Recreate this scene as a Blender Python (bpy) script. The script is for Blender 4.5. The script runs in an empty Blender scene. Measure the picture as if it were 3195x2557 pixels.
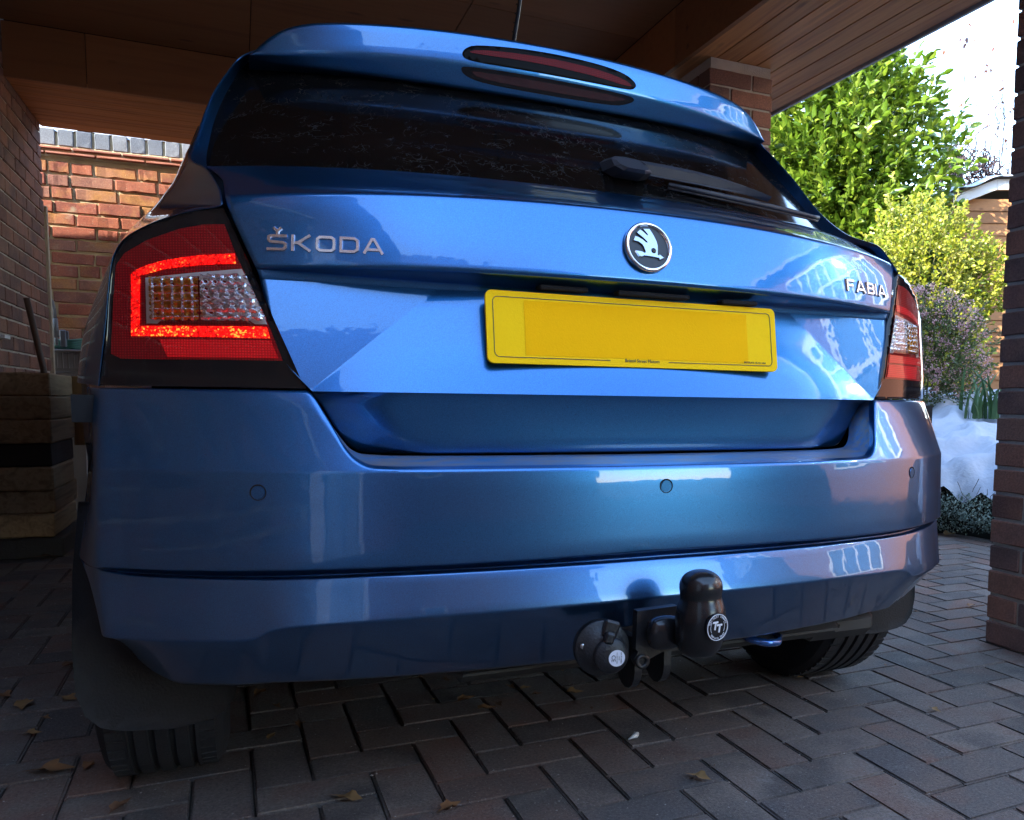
import bpy, bmesh, math, random
import numpy as np
from mathutils import Vector, Matrix
from mathutils.geometry import delaunay_2d_cdt
random.seed(7); RNG = np.random.default_rng(7)
sc = bpy.context.scene
R_ = math.radians

# ------------------------------------------------------------------ camera, sky, sun, exposure
cam_d = bpy.data.cameras.new("camera"); cam = bpy.data.objects.new("camera", cam_d)
sc.collection.objects.link(cam); sc.camera = cam
yaw, pitch, roll = -0.431535350, -0.0919605449, 0.0132423637
fwd = Vector((-math.sin(yaw)*math.cos(pitch), math.cos(yaw)*math.cos(pitch), math.sin(pitch)))
rgt = Vector((math.cos(yaw), math.sin(yaw), 0)); upv = rgt.cross(fwd)
r2 = rgt*math.cos(roll)+upv*math.sin(roll); u2 = -rgt*math.sin(roll)+upv*math.cos(roll)
M = Matrix((r2, u2, -fwd)).transposed().to_4x4(); M.translation = Vector((-0.6020876763, -1.3180040764, 0.7013043250))
cam.matrix_world = M
cam_d.sensor_fit = 'HORIZONTAL'; cam_d.sensor_width = 36
cam_d.lens = 36*2624.20337/3195
cam_d.shift_x = -352.788594/3195; cam_d.shift_y = 213.354637/3195
cam_d.clip_start = 0.05; cam_d.clip_end = 500

SUN_EL = 27.0
sun_dir = Vector((0.95, 0.31, -math.tan(R_(SUN_EL))*math.hypot(0.95, 0.31))).normalized()   # direction light travels
w = bpy.data.worlds.new("World"); sc.world = w; w.use_nodes = True
nt = w.node_tree; bg = nt.nodes['Background']
sky = nt.nodes.new('ShaderNodeTexSky'); sky.sky_type = 'NISHITA'; sky.sun_disc = False
sky.sun_elevation = R_(SUN_EL); sky.sun_rotation = math.atan2(-sun_dir.x, -sun_dir.y)
sky.air_density = 1.0; sky.dust_density = 0.15; sky.ozone_density = 1.0
nt.links.new(sky.outputs[0], bg.inputs[0]); bg.inputs[1].default_value = 0.15
sl = bpy.data.lights.new("sun", 'SUN'); sl.energy = 2.0; sl.angle = R_(0.5); sl.color = (1.0, 0.93, 0.82)
so = bpy.data.objects.new("sun", sl); sc.collection.objects.link(so)
so.rotation_euler = sun_dir.to_track_quat('-Z', 'Y').to_euler()
sc.view_settings.view_transform = 'Standard'; sc.view_settings.look = 'None'
sc.view_settings.gamma = 1; sc.view_settings.use_curve_mapping = False
sc.view_settings.exposure = 3.4
sc.render.engine = 'CYCLES'
sc.cycles.max_bounces = 10; sc.cycles.diffuse_bounces = 6; sc.cycles.transparent_max_bounces = 12

# ------------------------------------------------------------------ helpers
WM = {}
def link(o): sc.collection.objects.link(o); return o
def setp(o, parent, world=None):
    world = world if world is not None else Matrix.Identity(4)
    WM[o.name] = world
    if parent is not None:
        o.parent = parent; o.matrix_parent_inverse = WM[parent.name].inverted()
    loc, rot, scl = world.decompose(); o.location = loc; o.rotation_euler = rot.to_euler(); o.scale = scl
    return o
def thing(name, label, cat, loc=(0, 0, 0), group=None):
    o = link(bpy.data.objects.new(name, None)); o.empty_display_size = .1
    setp(o, None, Matrix.Translation(Vector(loc))); o['label'] = label; o['category'] = cat
    if group: o['group'] = group
    return o
def tag(o, label, cat, group=None):
    o['label'] = label; o['category'] = cat
    if group: o['group'] = group
    return o
def mk(name, verts, faces, mats, smooth=False, fidx=None):
    me = bpy.data.meshes.new(name)
    me.from_pydata([tuple(map(float, v)) for v in verts], [], [tuple(map(int, f)) for f in faces])
    for m in (mats if isinstance(mats, (list, tuple)) else [mats]): me.materials.append(m)
    if fidx is not None: me.polygons.foreach_set('material_index', np.array(fidx, dtype=np.int32))
    if smooth: me.polygons.foreach_set('use_smooth', np.ones(len(me.polygons), dtype=bool))
    me.update(); return me
def add(name, me, parent=None, world=None, kind=None, label=None):
    o = link(bpy.data.objects.new(name, me)); setp(o, parent, world)
    if kind: o['kind'] = kind
    if label: o['label'] = label
    return o
def part(name, verts, faces, mats, parent, smooth=False, kind=None, label=None, fidx=None):
    return add(name, mk(name, verts, faces, mats, smooth, fidx), parent, None, kind, label)
class MB:
    def __init__(s): s.v = []; s.f = []
    def add(s, v, f):
        n = len(s.v); s.v += [tuple(p) for p in v]; s.f += [tuple(i+n for i in q) for q in f]; return s
    def box(s, x0, x1, y0, y1, z0, z1, M=None, b=0.0):
        if b <= 0:
            v = [Vector((x, y, z)) for z in (z0, z1) for y in (y0, y1) for x in (x0, x1)]
            f = [(0, 2, 3, 1), (4, 5, 7, 6), (0, 1, 5, 4), (2, 6, 7, 3), (0, 4, 6, 2), (1, 3, 7, 5)]
        else:
            bm = bmesh.new(); bmesh.ops.create_cube(bm, size=1)
            for q in bm.verts: q.co = Vector(((x0+x1)/2+q.co.x*(x1-x0), (y0+y1)/2+q.co.y*(y1-y0), (z0+z1)/2+q.co.z*(z1-z0)))
            bmesh.ops.bevel(bm, geom=bm.edges[:], offset=b, segments=1, affect='EDGES')
            bm.verts.index_update(); v = [q.co.copy() for q in bm.verts]; f = [[q.index for q in p.verts] for p in bm.faces]; bm.free()
        if M is not None: v = [M @ p for p in v]
        return s.add(v, f)
    def tube(s, path, r, n=8, cap=True):
        path = [Vector(p) for p in path]; k = len(path); rr = r if hasattr(r, '__len__') else [r]*k
        v = []; f = []; up = Vector((0, 0, 1)); prev = None
        for i, p in enumerate(path):
            t = (path[min(i+1, k-1)]-path[max(i-1, 0)]).normalized()
            if prev is None:
                a = up if abs(t.dot(up)) < .9 else Vector((1, 0, 0)); prev = t.cross(a).normalized()
            a = (prev-t*prev.dot(t)).normalized(); prev = a; b = t.cross(a)
            for j in range(n):
                q = 2*math.pi*j/n; v.append(p+(a*math.cos(q)+b*math.sin(q))*rr[i])
        for i in range(k-1):
            for j in range(n): f.append((i*n+j, i*n+(j+1) % n, (i+1)*n+(j+1) % n, (i+1)*n+j))
        if cap: f += [tuple(range(n))[::-1], tuple((k-1)*n+j for j in range(n))]
        return s.add(v, f)
    def lathe(s, prof, M, n=32, a0=0, a1=2*math.pi):
        """prof list of (r,h); axis = local z"""
        full = abs(a1-a0-2*math.pi) < 1e-6; m = n if full else n+1; v = []; f = []
        for r, h in prof:
            for j in range(m):
                q = a0+(a1-a0)*j/n; v.append(M @ Vector((r*math.cos(q), r*math.sin(q), h)))
        for i in range(len(prof)-1):
            for j in range(n):
                j2 = (j+1) % m; f.append((i*m+j, i*m+j2, (i+1)*m+j2, (i+1)*m+j))
        return s.add(v, f)
    def obj(s, name, mats, parent=None, smooth=False, kind=None, label=None):
        return part(name, s.v, s.f, mats, parent, smooth, kind, label)
def grid_faces(n, m, off=0, flip=False):
    F = []
    for i in range(n-1):
        for j in range(m-1):
            a = off+i*m+j; q = (a, a+1, a+m+1, a+m)
            F.append(q[::-1] if flip else q)
    return F
def pchip(xs, ys):
    xs = np.array(xs, float); ys = np.array(ys, float); h = np.diff(xs); d = np.diff(ys)/h; n = len(xs); m = np.zeros(n)
    for i in range(1, n-1):
        if d[i-1]*d[i] > 0:
            w1 = 2*h[i]+h[i-1]; w2 = h[i]+2*h[i-1]; m[i] = (w1+w2)/(w1/d[i-1]+w2/d[i])
    m[0] = d[0]; m[-1] = d[-1]
    def f(x):
        x = np.clip(x, xs[0], xs[-1]); i = np.clip(np.searchsorted(xs, x)-1, 0, n-2); t = (x-xs[i])/h[i]
        return (2*t**3-3*t**2+1)*ys[i]+(t**3-2*t**2+t)*h[i]*m[i]+(-2*t**3+3*t**2)*ys[i+1]+(t**3-t**2)*h[i]*m[i+1]
    return f
def tri_outward(me, d=None): pass

# ------------------------------------------------------------------ materials
def new_mat(name):
    m = bpy.data.materials.new(name); m.use_nodes = True; return m, m.node_tree, m.node_tree.nodes['Principled BSDF']
def N(nt, t, **k):
    n = nt.nodes.new(t)
    for a, b in k.items(): setattr(n, a, b)
    return n
def simple(name, col, rough=.6, metal=0, coat=0, spec=.5, bump=0, bscale=80, var=0, vscale=8, emis=None, es=0, coord='Object'):
    m, nt, p = new_mat(name); L = nt.links.new
    p.inputs['Base Color'].default_value = (*col, 1); p.inputs['Roughness'].default_value = rough
    p.inputs['Metallic'].default_value = metal; p.inputs['Coat Weight'].default_value = coat; p.inputs['Coat Roughness'].default_value = .04
    p.inputs['Specular IOR Level'].default_value = spec
    if emis: p.inputs['Emission Color'].default_value = (*emis, 1); p.inputs['Emission Strength'].default_value = es
    tc = N(nt, 'ShaderNodeTexCoord')
    if var:
        no = N(nt, 'ShaderNodeTexNoise'); no.inputs['Scale'].default_value = vscale; no.inputs['Detail'].default_value = 6
        L(tc.outputs[coord], no.inputs['Vector'])
        mx = N(nt, 'ShaderNodeMix', data_type='RGBA'); L(no.outputs[0], mx.inputs[0])
        mx.inputs[6].default_value = (*[c*(1-var) for c in col], 1); mx.inputs[7].default_value = (*[min(1, c*(1+var)) for c in col], 1)
        L(mx.outputs[2], p.inputs['Base Color'])
    if bump:
        no = N(nt, 'ShaderNodeTexNoise'); no.inputs['Scale'].default_value = bscale; no.inputs['Detail'].default_value = 5
        L(tc.outputs[coord], no.inputs['Vector'])
        b = N(nt, 'ShaderNodeBump'); b.inputs['Strength'].default_value = bump; b.inputs['Distance'].default_value = .004
        L(no.outputs[0], b.inputs['Height']); L(b.outputs[0], p.inputs['Normal'])
    return m
def ramp(nt, stops):
    r = N(nt, 'ShaderNodeValToRGB'); e = r.color_ramp.elements
    while len(e) > 1: e.remove(e[0])
    e[0].position = stops[0][0]; e[0].color = (*stops[0][1], 1)
    for p_, c in stops[1:]:
        q = e.new(p_); q.color = (*c, 1)
    return r
def piece_mat(name, cols, rough=.85, speck=(.5, .5, .5), sp_amt=.25, stain=None, bump=.5, bs=120, rnd_w=.8, fine=160):
    """material for bricks / pavers / boards: a colour picked per object, then grain and specks"""
    m, nt, p = new_mat(name); L = nt.links.new
    oi = N(nt, 'ShaderNodeObjectInfo'); tc = N(nt, 'ShaderNodeTexCoord'); geo = N(nt, 'ShaderNodeNewGeometry')
    r = ramp(nt, [(i/(len(cols)-1), c) for i, c in enumerate(cols)])
    add_ = N(nt, 'ShaderNodeMath', operation='ADD'); isl = N(nt, 'ShaderNodeMath', operation='ADD'); fr = N(nt, 'ShaderNodeMath', operation='FRACT')
    L(oi.outputs['Random'], isl.inputs[0]); L(geo.outputs['Random Per Island'], isl.inputs[1]); L(isl.outputs[0], fr.inputs[0])
    no = N(nt, 'ShaderNodeTexNoise'); no.inputs['Scale'].default_value = 6; no.inputs['Detail'].default_value = 4
    L(geo.outputs['Position'], no.inputs['Vector'])
    mr = N(nt, 'ShaderNodeMapRange'); mr.inputs[1].default_value = .3; mr.inputs[2].default_value = .7; mr.inputs[3].default_value = -(1-rnd_w)/2-.1; mr.inputs[4].default_value = (1-rnd_w)/2+.1
    L(no.outputs[0], mr.inputs[0]); L(fr.outputs[0], add_.inputs[0]); L(mr.outputs[0], add_.inputs[1]); L(add_.outputs[0], r.inputs[0])
    n2 = N(nt, 'ShaderNodeTexNoise'); n2.inputs['Scale'].default_value = fine; n2.inputs['Detail'].default_value = 6; n2.inputs['Roughness'].default_value = .7
    L(geo.outputs['Position'], n2.inputs['Vector'])
    hs = N(nt, 'ShaderNodeMapRange'); hs.inputs[1].default_value = .3; hs.inputs[2].default_value = .7; hs.inputs[3].default_value = .62; hs.inputs[4].default_value = 1.35
    L(n2.outputs[0], hs.inputs[0])
    mul = N(nt, 'ShaderNodeMix', data_type='RGBA', blend_type='MULTIPLY'); mul.inputs[0].default_value = 1
    L(r.outputs[0], mul.inputs[6]); L(hs.outputs[0], mul.inputs[7]); cur = mul.outputs[2]
    vo = N(nt, 'ShaderNodeTexNoise'); vo.inputs['Scale'].default_value = fine*1.6; vo.inputs['Detail'].default_value = 1
    L(geo.outputs['Position'], vo.inputs['Vector'])
    th = N(nt, 'ShaderNodeMapRange'); th.inputs[1].default_value = .66; th.inputs[2].default_value = .72; th.inputs[4].default_value = sp_amt
    L(vo.outputs[0], th.inputs[0]); sm = N(nt, 'ShaderNodeMix', data_type='RGBA'); L(th.outputs[0], sm.inputs[0]); L(cur, sm.inputs[6]); sm.inputs[7].default_value = (*speck, 1); cur = sm.outputs[2]
    if stain:
        n3 = N(nt, 'ShaderNodeTexNoise'); n3.inputs['Scale'].default_value = stain[1]; n3.inputs['Detail'].default_value = 7; n3.inputs['Roughness'].default_value = .65
        L(geo.outputs['Position'], n3.inputs['Vector'])
        t3 = N(nt, 'ShaderNodeMapRange'); t3.inputs[1].default_value = stain[2]; t3.inputs[2].default_value = stain[2]+.12; t3.inputs[4].default_value = stain[3]
        L(n3.outputs[0], t3.inputs[0]); s3 = N(nt, 'ShaderNodeMix', data_type='RGBA'); L(t3.outputs[0], s3.inputs[0]); L(cur, s3.inputs[6]); s3.inputs[7].default_value = (*stain[0], 1); cur = s3.outputs[2]
    L(cur, p.inputs['Base Color']); p.inputs['Roughness'].default_value = rough; p.inputs['Specular IOR Level'].default_value = .35
    b = N(nt, 'ShaderNodeBump'); b.inputs['Strength'].default_value = bump; b.inputs['Distance'].default_value = .003
    L(n2.outputs[0], b.inputs['Height']); L(b.outputs[0], p.inputs['Normal'])
    return m
def wood_mat(name, cols, axis='Y', rough=.6, bump=.25, scale=1.0):
    m, nt, p = new_mat(name); L = nt.links.new
    geo = N(nt, 'ShaderNodeNewGeometry'); oi = N(nt, 'ShaderNodeObjectInfo'); mp = N(nt, 'ShaderNodeMapping')
    s = {'X': (1.2, 22, 22), 'Y': (22, 1.2, 22), 'Z': (22, 22, 1.2)}[axis]; mp.inputs['Scale'].default_value = [a*scale for a in s]
    L(geo.outputs['Position'], mp.inputs['Vector'])
    no = N(nt, 'ShaderNodeTexNoise', noise_dimensions='4D'); no.inputs['Scale'].default_value = 1.6; no.inputs['Detail'].default_value = 8; no.inputs['Distortion'].default_value = .8
    mu = N(nt, 'ShaderNodeMath', operation='MULTIPLY'); mu.inputs[1].default_value = 40; L(oi.outputs['Random'], mu.inputs[0]); L(mu.outputs[0], no.inputs['W'])
    L(mp.outputs[0], no.inputs['Vector'])
    r = ramp(nt, [(.25+.5*i/(len(cols)-1), c) for i, c in enumerate(cols)]); L(no.outputs[0], r.inputs[0])
    kn = N(nt, 'ShaderNodeTexVoronoi'); kn.inputs['Scale'].default_value = 5
    mp2 = N(nt, 'ShaderNodeMapping'); mp2.inputs['Scale'].default_value = {'X': (.45, 1.3, 1.3), 'Y': (1.3, .45, 1.3), 'Z': (1.3, 1.3, .45)}[axis]
    L(geo.outputs['Position'], mp2.inputs['Vector']); L(mp2.outputs[0], kn.inputs['Vector'])
    km = N(nt, 'ShaderNodeMapRange'); km.inputs[1].default_value = .05; km.inputs[2].default_value = .11; km.inputs[3].default_value = .55; km.inputs[4].default_value = 1
    L(kn.outputs['Distance'], km.inputs[0])
    br = N(nt, 'ShaderNodeMapRange'); br.inputs[3].default_value = .8; br.inputs[4].default_value = 1.2; L(oi.outputs['Random'], br.inputs[0])
    m1 = N(nt, 'ShaderNodeMix', data_type='RGBA', blend_type='MULTIPLY'); m1.inputs[0].default_value = 1; L(r.outputs[0], m1.inputs[6]); L(km.outputs[0], m1.inputs[7])
    m2 = N(nt, 'ShaderNodeMix', data_type='RGBA', blend_type='MULTIPLY'); m2.inputs[0].default_value = 1; L(m1.outputs[2], m2.inputs[6]); L(br.outputs[0], m2.inputs[7])
    L(m2.outputs[2], p.inputs['Base Color']); p.inputs['Roughness'].default_value = rough
    b = N(nt, 'ShaderNodeBump'); b.inputs['Strength'].default_value = bump; b.inputs['Distance'].default_value = .002; L(no.outputs[0], b.inputs['Height']); L(b.outputs[0], p.inputs['Normal'])
    return m
def paint_mat():
    m, nt, p = new_mat("car_paint"); L = nt.links.new
    tc = N(nt, 'ShaderNodeTexCoord'); geo = N(nt, 'ShaderNodeNewGeometry')
    base = (.019, .132, .335)
    fl = N(nt, 'ShaderNodeTexNoise'); fl.inputs['Scale'].default_value = 800; fl.inputs['Detail'].default_value = 2; L(tc.outputs['Object'], fl.inputs['Vector'])
    fr = N(nt, 'ShaderNodeMapRange'); fr.inputs[1].default_value = .35; fr.inputs[2].default_value = .65; fr.inputs[3].default_value = .80; fr.inputs[4].default_value = 1.20; L(fl.outputs[0], fr.inputs[0])
    mx = N(nt, 'ShaderNodeMix', data_type='RGBA', blend_type='MULTIPLY'); mx.inputs[0].default_value = 1; mx.inputs[6].default_value = (*base, 1); L(fr.outputs[0], mx.inputs[7])
    # fine road dirt: sparse dark specks and a dusty film low on the car
    sp = N(nt, 'ShaderNodeTexVoronoi'); sp.inputs['Scale'].default_value = 95; L(tc.outputs['Object'], sp.inputs['Vector'])
    spr = N(nt, 'ShaderNodeMapRange'); spr.inputs[1].default_value = .05; spr.inputs[2].default_value = .10; spr.inputs[3].default_value = 1; spr.inputs[4].default_value = 0; L(sp.outputs['Distance'], spr.inputs[0])
    sn = N(nt, 'ShaderNodeTexNoise'); sn.inputs['Scale'].default_value = 9; sn.inputs['Detail'].default_value = 6; L(tc.outputs['Object'], sn.inputs['Vector'])
    sr = N(nt, 'ShaderNodeMapRange'); sr.inputs[1].default_value = .45; sr.inputs[2].default_value = .7; sr.inputs[4].default_value = .65; L(sn.outputs[0], sr.inputs[0])
    mm = N(nt, 'ShaderNodeMath', operation='MULTIPLY'); L(spr.outputs[0], mm.inputs[0]); L(sr.outputs[0], mm.inputs[1])
    m2 = N(nt, 'ShaderNodeMix', data_type='RGBA'); L(mm.outputs[0], m2.inputs[0]); L(mx.outputs[2], m2.inputs[6]); m2.inputs[7].default_value = (.03, .035, .045, 1)
    sx = N(nt, 'ShaderNodeSeparateXYZ'); L(geo.outputs['Position'], sx.inputs[0])
    zr = N(nt, 'ShaderNodeMapRange'); zr.inputs[1].default_value = .62; zr.inputs[2].default_value = .28; zr.inputs[3].default_value = 0; zr.inputs[4].default_value = .5; L(sx.outputs['Z'], zr.inputs[0])
    dn = N(nt, 'ShaderNodeTexNoise'); dn.inputs['Scale'].default_value = 5; dn.inputs['Detail'].default_value = 10; dn.inputs['Roughness'].default_value = .75; L(tc.outputs['Object'], dn.inputs['Vector'])
    dm = N(nt, 'ShaderNodeMath', operation='MULTIPLY'); L(zr.outputs[0], dm.inputs[0]); L(dn.outputs[0], dm.inputs[1])
    m3 = N(nt, 'ShaderNodeMix', data_type='RGBA'); L(dm.outputs[0], m3.inputs[0]); L(m2.outputs[2], m3.inputs[6]); m3.inputs[7].default_value = (.16, .15, .14, 1)
    # the horizontal ledge of the bumper carries real mud
    sn2 = N(nt, 'ShaderNodeSeparateXYZ'); L(geo.outputs['Normal'], sn2.inputs[0])
    L(m3.outputs[2], p.inputs['Base Color'])
    p.inputs['Metallic'].default_value = .92; p.inputs['Roughness'].default_value = .30
    p.inputs['Coat Weight'].default_value = 1; p.inputs['Coat Roughness'].default_value = .025; p.inputs['Coat IOR'].default_value = 1.52
    ob = N(nt, 'ShaderNodeTexNoise'); ob.inputs['Scale'].default_value = 55; ob.inputs['Detail'].default_value = 1; L(tc.outputs['Object'], ob.inputs['Vector'])
    b = N(nt, 'ShaderNodeBump'); b.inputs['Strength'].default_value = .05; b.inputs['Distance'].default_value = .002; L(ob.outputs[0], b.inputs['Height']); L(b.outputs[0], p.inputs['Coat Normal'])
    return m
def dirty_paint():
    m = bpy.data.materials['car_paint'].copy(); m.name = 'muddy_paint'; nt = m.node_tree; L = nt.links.new
    p = nt.nodes['Principled BSDF']; src = p.inputs['Base Color'].links[0].from_socket
    tc = N(nt, 'ShaderNodeTexCoord'); mp = N(nt, 'ShaderNodeMapping'); mp.inputs['Scale'].default_value = (6, 40, 40); L(tc.outputs['Object'], mp.inputs['Vector'])
    n = N(nt, 'ShaderNodeTexNoise'); n.inputs['Scale'].default_value = 2.2; n.inputs['Detail'].default_value = 9; n.inputs['Roughness'].default_value = .7; L(mp.outputs[0], n.inputs['Vector'])
    r = N(nt, 'ShaderNodeMapRange'); r.inputs[1].default_value = .38; r.inputs[2].default_value = .62; r.inputs[4].default_value = .85; L(n.outputs[0], r.inputs[0])
    mx = N(nt, 'ShaderNodeMix', data_type='RGBA'); L(r.outputs[0], mx.inputs[0]); L(src, mx.inputs[6]); mx.inputs[7].default_value = (.20, .17, .14, 1)
    L(mx.outputs[2], p.inputs['Base Color']); p.inputs['Metallic'].default_value = .1; p.inputs['Coat Weight'].default_value = .25; p.inputs['Coat Roughness'].default_value = .3
    return m
def dusty_glass():
    m, nt, p = new_mat("dusty_tinted_glass"); L = nt.links.new
    tc = N(nt, 'ShaderNodeTexCoord')
    ws = N(nt, 'ShaderNodeTexNoise'); ws.inputs['Scale'].default_value = 7; ws.inputs['Detail'].default_value = 5; L(tc.outputs['Object'], ws.inputs['Vector'])
    sc_ = N(nt, 'ShaderNodeVectorMath', operation='SCALE'); sc_.inputs['Scale'].default_value = .45; L(ws.outputs['Color'], sc_.inputs[0])
    ad = N(nt, 'ShaderNodeVectorMath', operation='ADD'); L(tc.outputs['Object'], ad.inputs[0]); L(sc_.outputs[0], ad.inputs[1])
    mp = N(nt, 'ShaderNodeMapping'); mp.inputs['Scale'].default_value = (1.0, 1.0, 1.0); L(ad.outputs[0], mp.inputs['Vector'])
    vo = N(nt, 'ShaderNodeTexVoronoi', feature='DISTANCE_TO_EDGE'); vo.inputs['Scale'].default_value = 26; L(mp.outputs[0], vo.inputs['Vector'])
    vr = N(nt, 'ShaderNodeMapRange'); vr.inputs[1].default_value = .0; vr.inputs[2].default_value = .05; vr.inputs[3].default_value = 1; vr.inputs[4].default_value = 0; L(vo.outputs['Distance'], vr.inputs[0])
    ms = N(nt, 'ShaderNodeTexNoise'); ms.inputs['Scale'].default_value = 22; ms.inputs['Detail'].default_value = 5; L(tc.outputs['Object'], ms.inputs['Vector'])
    mr = N(nt, 'ShaderNodeMapRange'); mr.inputs[1].default_value = .42; mr.inputs[2].default_value = .62; L(ms.outputs[0], mr.inputs[0])
    mu = N(nt, 'ShaderNodeMath', operation='MULTIPLY'); L(vr.outputs[0], mu.inputs[0]); L(mr.outputs[0], mu.inputs[1])
    big = N(nt, 'ShaderNodeTexNoise'); big.inputs['Scale'].default_value = 3; big.inputs['Detail'].default_value = 3; L(tc.outputs['Object'], big.inputs['Vector'])
    mb = N(nt, 'ShaderNodeMath', operation='MULTIPLY'); L(mu.outputs[0], mb.inputs[0]); L(big.outputs[0], mb.inputs[1])
    film = N(nt, 'ShaderNodeTexNoise'); film.inputs['Scale'].default_value = 260; film.inputs['Detail'].default_value = 4; L(tc.outputs['Object'], film.inputs['Vector'])
    fr = N(nt, 'ShaderNodeMapRange'); fr.inputs[1].default_value = .5; fr.inputs[2].default_value = .8; fr.inputs[4].default_value = .22; L(film.outputs[0], fr.inputs[0])
    sm = N(nt, 'ShaderNodeMath', operation='ADD', use_clamp=True); L(mb.outputs[0], sm.inputs[0]); L(fr.outputs[0], sm.inputs[1])
    mx = N(nt, 'ShaderNodeMix', data_type='RGBA'); L(sm.outputs[0], mx.inputs[0]); mx.inputs[6].default_value = (.0032, .0028, .0026, 1); mx.inputs[7].default_value = (.032, .031, .030, 1)
    L(mx.outputs[2], p.inputs['Base Color']); p.inputs['Roughness'].default_value = .10; p.inputs['Specular IOR Level'].default_value = .22
    rr = N(nt, 'ShaderNodeMapRange'); rr.inputs[3].default_value = .07; rr.inputs[4].default_value = .8; L(sm.outputs[0], rr.inputs[0]); L(rr.outputs[0], p.inputs['Roughness'])
    return m
def lens_mat(name, col, emis=0, stripes=0, coat=1.0, dirs=(1, 0, 1)):
    """coloured moulded plastic with fine prism ribs under a smooth outer surface"""
    m, nt, p = new_mat(name); L = nt.links.new; tc = N(nt, 'ShaderNodeTexCoord')
    p.inputs['Roughness'].default_value = .35; p.inputs['Specular IOR Level'].default_value = .05; p.inputs['Coat Weight'].default_value = coat*.8; p.inputs['Coat Roughness'].default_value = .02
    wx = N(nt, 'ShaderNodeTexWave', wave_type='BANDS', bands_direction='X'); wx.inputs['Scale'].default_value = 85; wx.inputs['Distortion'].default_value = 1.0; L(tc.outputs['Object'], wx.inputs['Vector'])
    wz = N(nt, 'ShaderNodeTexWave', wave_type='BANDS', bands_direction='Z'); wz.inputs['Scale'].default_value = 85; wz.inputs['Distortion'].default_value = 1.0; L(tc.outputs['Object'], wz.inputs['Vector'])
    mu = N(nt, 'ShaderNodeMath', operation='MULTIPLY'); L(wx.outputs['Fac'], mu.inputs[0]); L(wz.outputs['Fac'], mu.inputs[1])
    no = N(nt, 'ShaderNodeTexNoise'); no.inputs['Scale'].default_value = 14; L(tc.outputs['Object'], no.inputs['Vector'])
    m2 = N(nt, 'ShaderNodeMath', operation='MULTIPLY'); L(mu.outputs[0], m2.inputs[0]); L(no.outputs[0], m2.inputs[1])
    mx = N(nt, 'ShaderNodeMix', data_type='RGBA'); L(m2.outputs[0], mx.inputs[0]); mx.inputs[6].default_value = (*[c*.75 for c in col], 1); mx.inputs[7].default_value = (*[min(1, c*2.6) for c in col], 1)
    L(mx.outputs[2], p.inputs['Base Color'])
    b = N(nt, 'ShaderNodeBump'); b.inputs['Strength'].default_value = .12; b.inputs['Distance'].default_value = .002; L(mu.outputs[0], b.inputs['Height']); L(b.outputs[0], p.inputs['Normal'])
    if emis:
        L(mx.outputs[2], p.inputs['Emission Color']); p.inputs['Emission Strength'].default_value = emis
    return m
def led_mat():
    m, nt, p = new_mat("lit_red_light_guide"); L = nt.links.new; tc = N(nt, 'ShaderNodeTexCoord')
    v = N(nt, 'ShaderNodeTexVoronoi'); v.inputs['Scale'].default_value = 420; v.inputs['Randomness'].default_value = 1; L(tc.outputs['Object'], v.inputs['Vector'])
    n = N(nt, 'ShaderNodeTexNoise'); n.inputs['Scale'].default_value = 16; n.inputs['Detail'].default_value = 3; L(tc.outputs['Object'], n.inputs['Vector'])
    # glitter: cells pick a random value; strongest near the LED ends (patchy)
    a = N(nt, 'ShaderNodeSeparateColor'); L(v.outputs['Color'], a.inputs[0])
    mu = N(nt, 'ShaderNodeMath', operation='MULTIPLY_ADD'); L(n.outputs[0], mu.inputs[0]); mu.inputs[1].default_value = 1.2; mu.inputs[2].default_value = -.62
    s = N(nt, 'ShaderNodeMath', operation='ADD'); L(a.outputs[0], s.inputs[0]); L(mu.outputs[0], s.inputs[1])
    r = ramp(nt, [(0, (.10, .0, .0)), (.35, (.42, .001, .001)), (.72, (.75, .002, .002)), (.88, (.9, .02, .006)), (1.0, (1.0, .18, .02))]); L(s.outputs[0], r.inputs[0])
    p.inputs['Base Color'].default_value = (.3, 0, 0, 1); p.inputs['Roughness'].default_value = .2
    L(r.outputs[0], p.inputs['Emission Color']); p.inputs['Emission Strength'].default_value = .30
    p.inputs['Coat Weight'].default_value = .6
    return m
def clear_mat():
    m, nt, p = new_mat("clear_plastic"); L = nt.links.new; out = nt.nodes['Material Output']
    t = N(nt, 'ShaderNodeBsdfTransparent'); t.inputs[0].default_value = (.93, .93, .93, 1); g = N(nt, 'ShaderNodeBsdfGlossy'); g.inputs['Roughness'].default_value = .03
    f = N(nt, 'ShaderNodeFresnel'); f.inputs[0].default_value = 1.5; mx = N(nt, 'ShaderNodeMixShader'); L(f.outputs[0], mx.inputs[0]); L(t.outputs[0], mx.inputs[1]); L(g.outputs[0], mx.inputs[2]); L(mx.outputs[0], out.inputs[0])
    return m
def leaf_mat(name, cols, trans=.35, rough=.38):
    m, nt, p = new_mat(name); L = nt.links.new; geo = N(nt, 'ShaderNodeNewGeometry')
    r = ramp(nt, [(i/(len(cols)-1), c) for i, c in enumerate(cols)]); L(geo.outputs['Random Per Island'], r.inputs[0])
    L(r.outputs[0], p.inputs['Base Color']); p.inputs['Roughness'].default_value = rough; p.inputs['Specular IOR Level'].default_value = .45
    tr = N(nt, 'ShaderNodeBsdfTranslucent'); L(r.outputs[0], tr.inputs[0]); mx = N(nt, 'ShaderNodeMixShader'); mx.inputs[0].default_value = trans
    L(p.outputs[0], mx.inputs[1]); L(tr.outputs[0], mx.inputs[2]); L(mx.outputs[0], nt.nodes['Material Output'].inputs[0])
    return m
PAINT = paint_mat(); MUD = dirty_paint(); GLASS = dusty_glass(); CLEAR = clear_mat()
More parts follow.
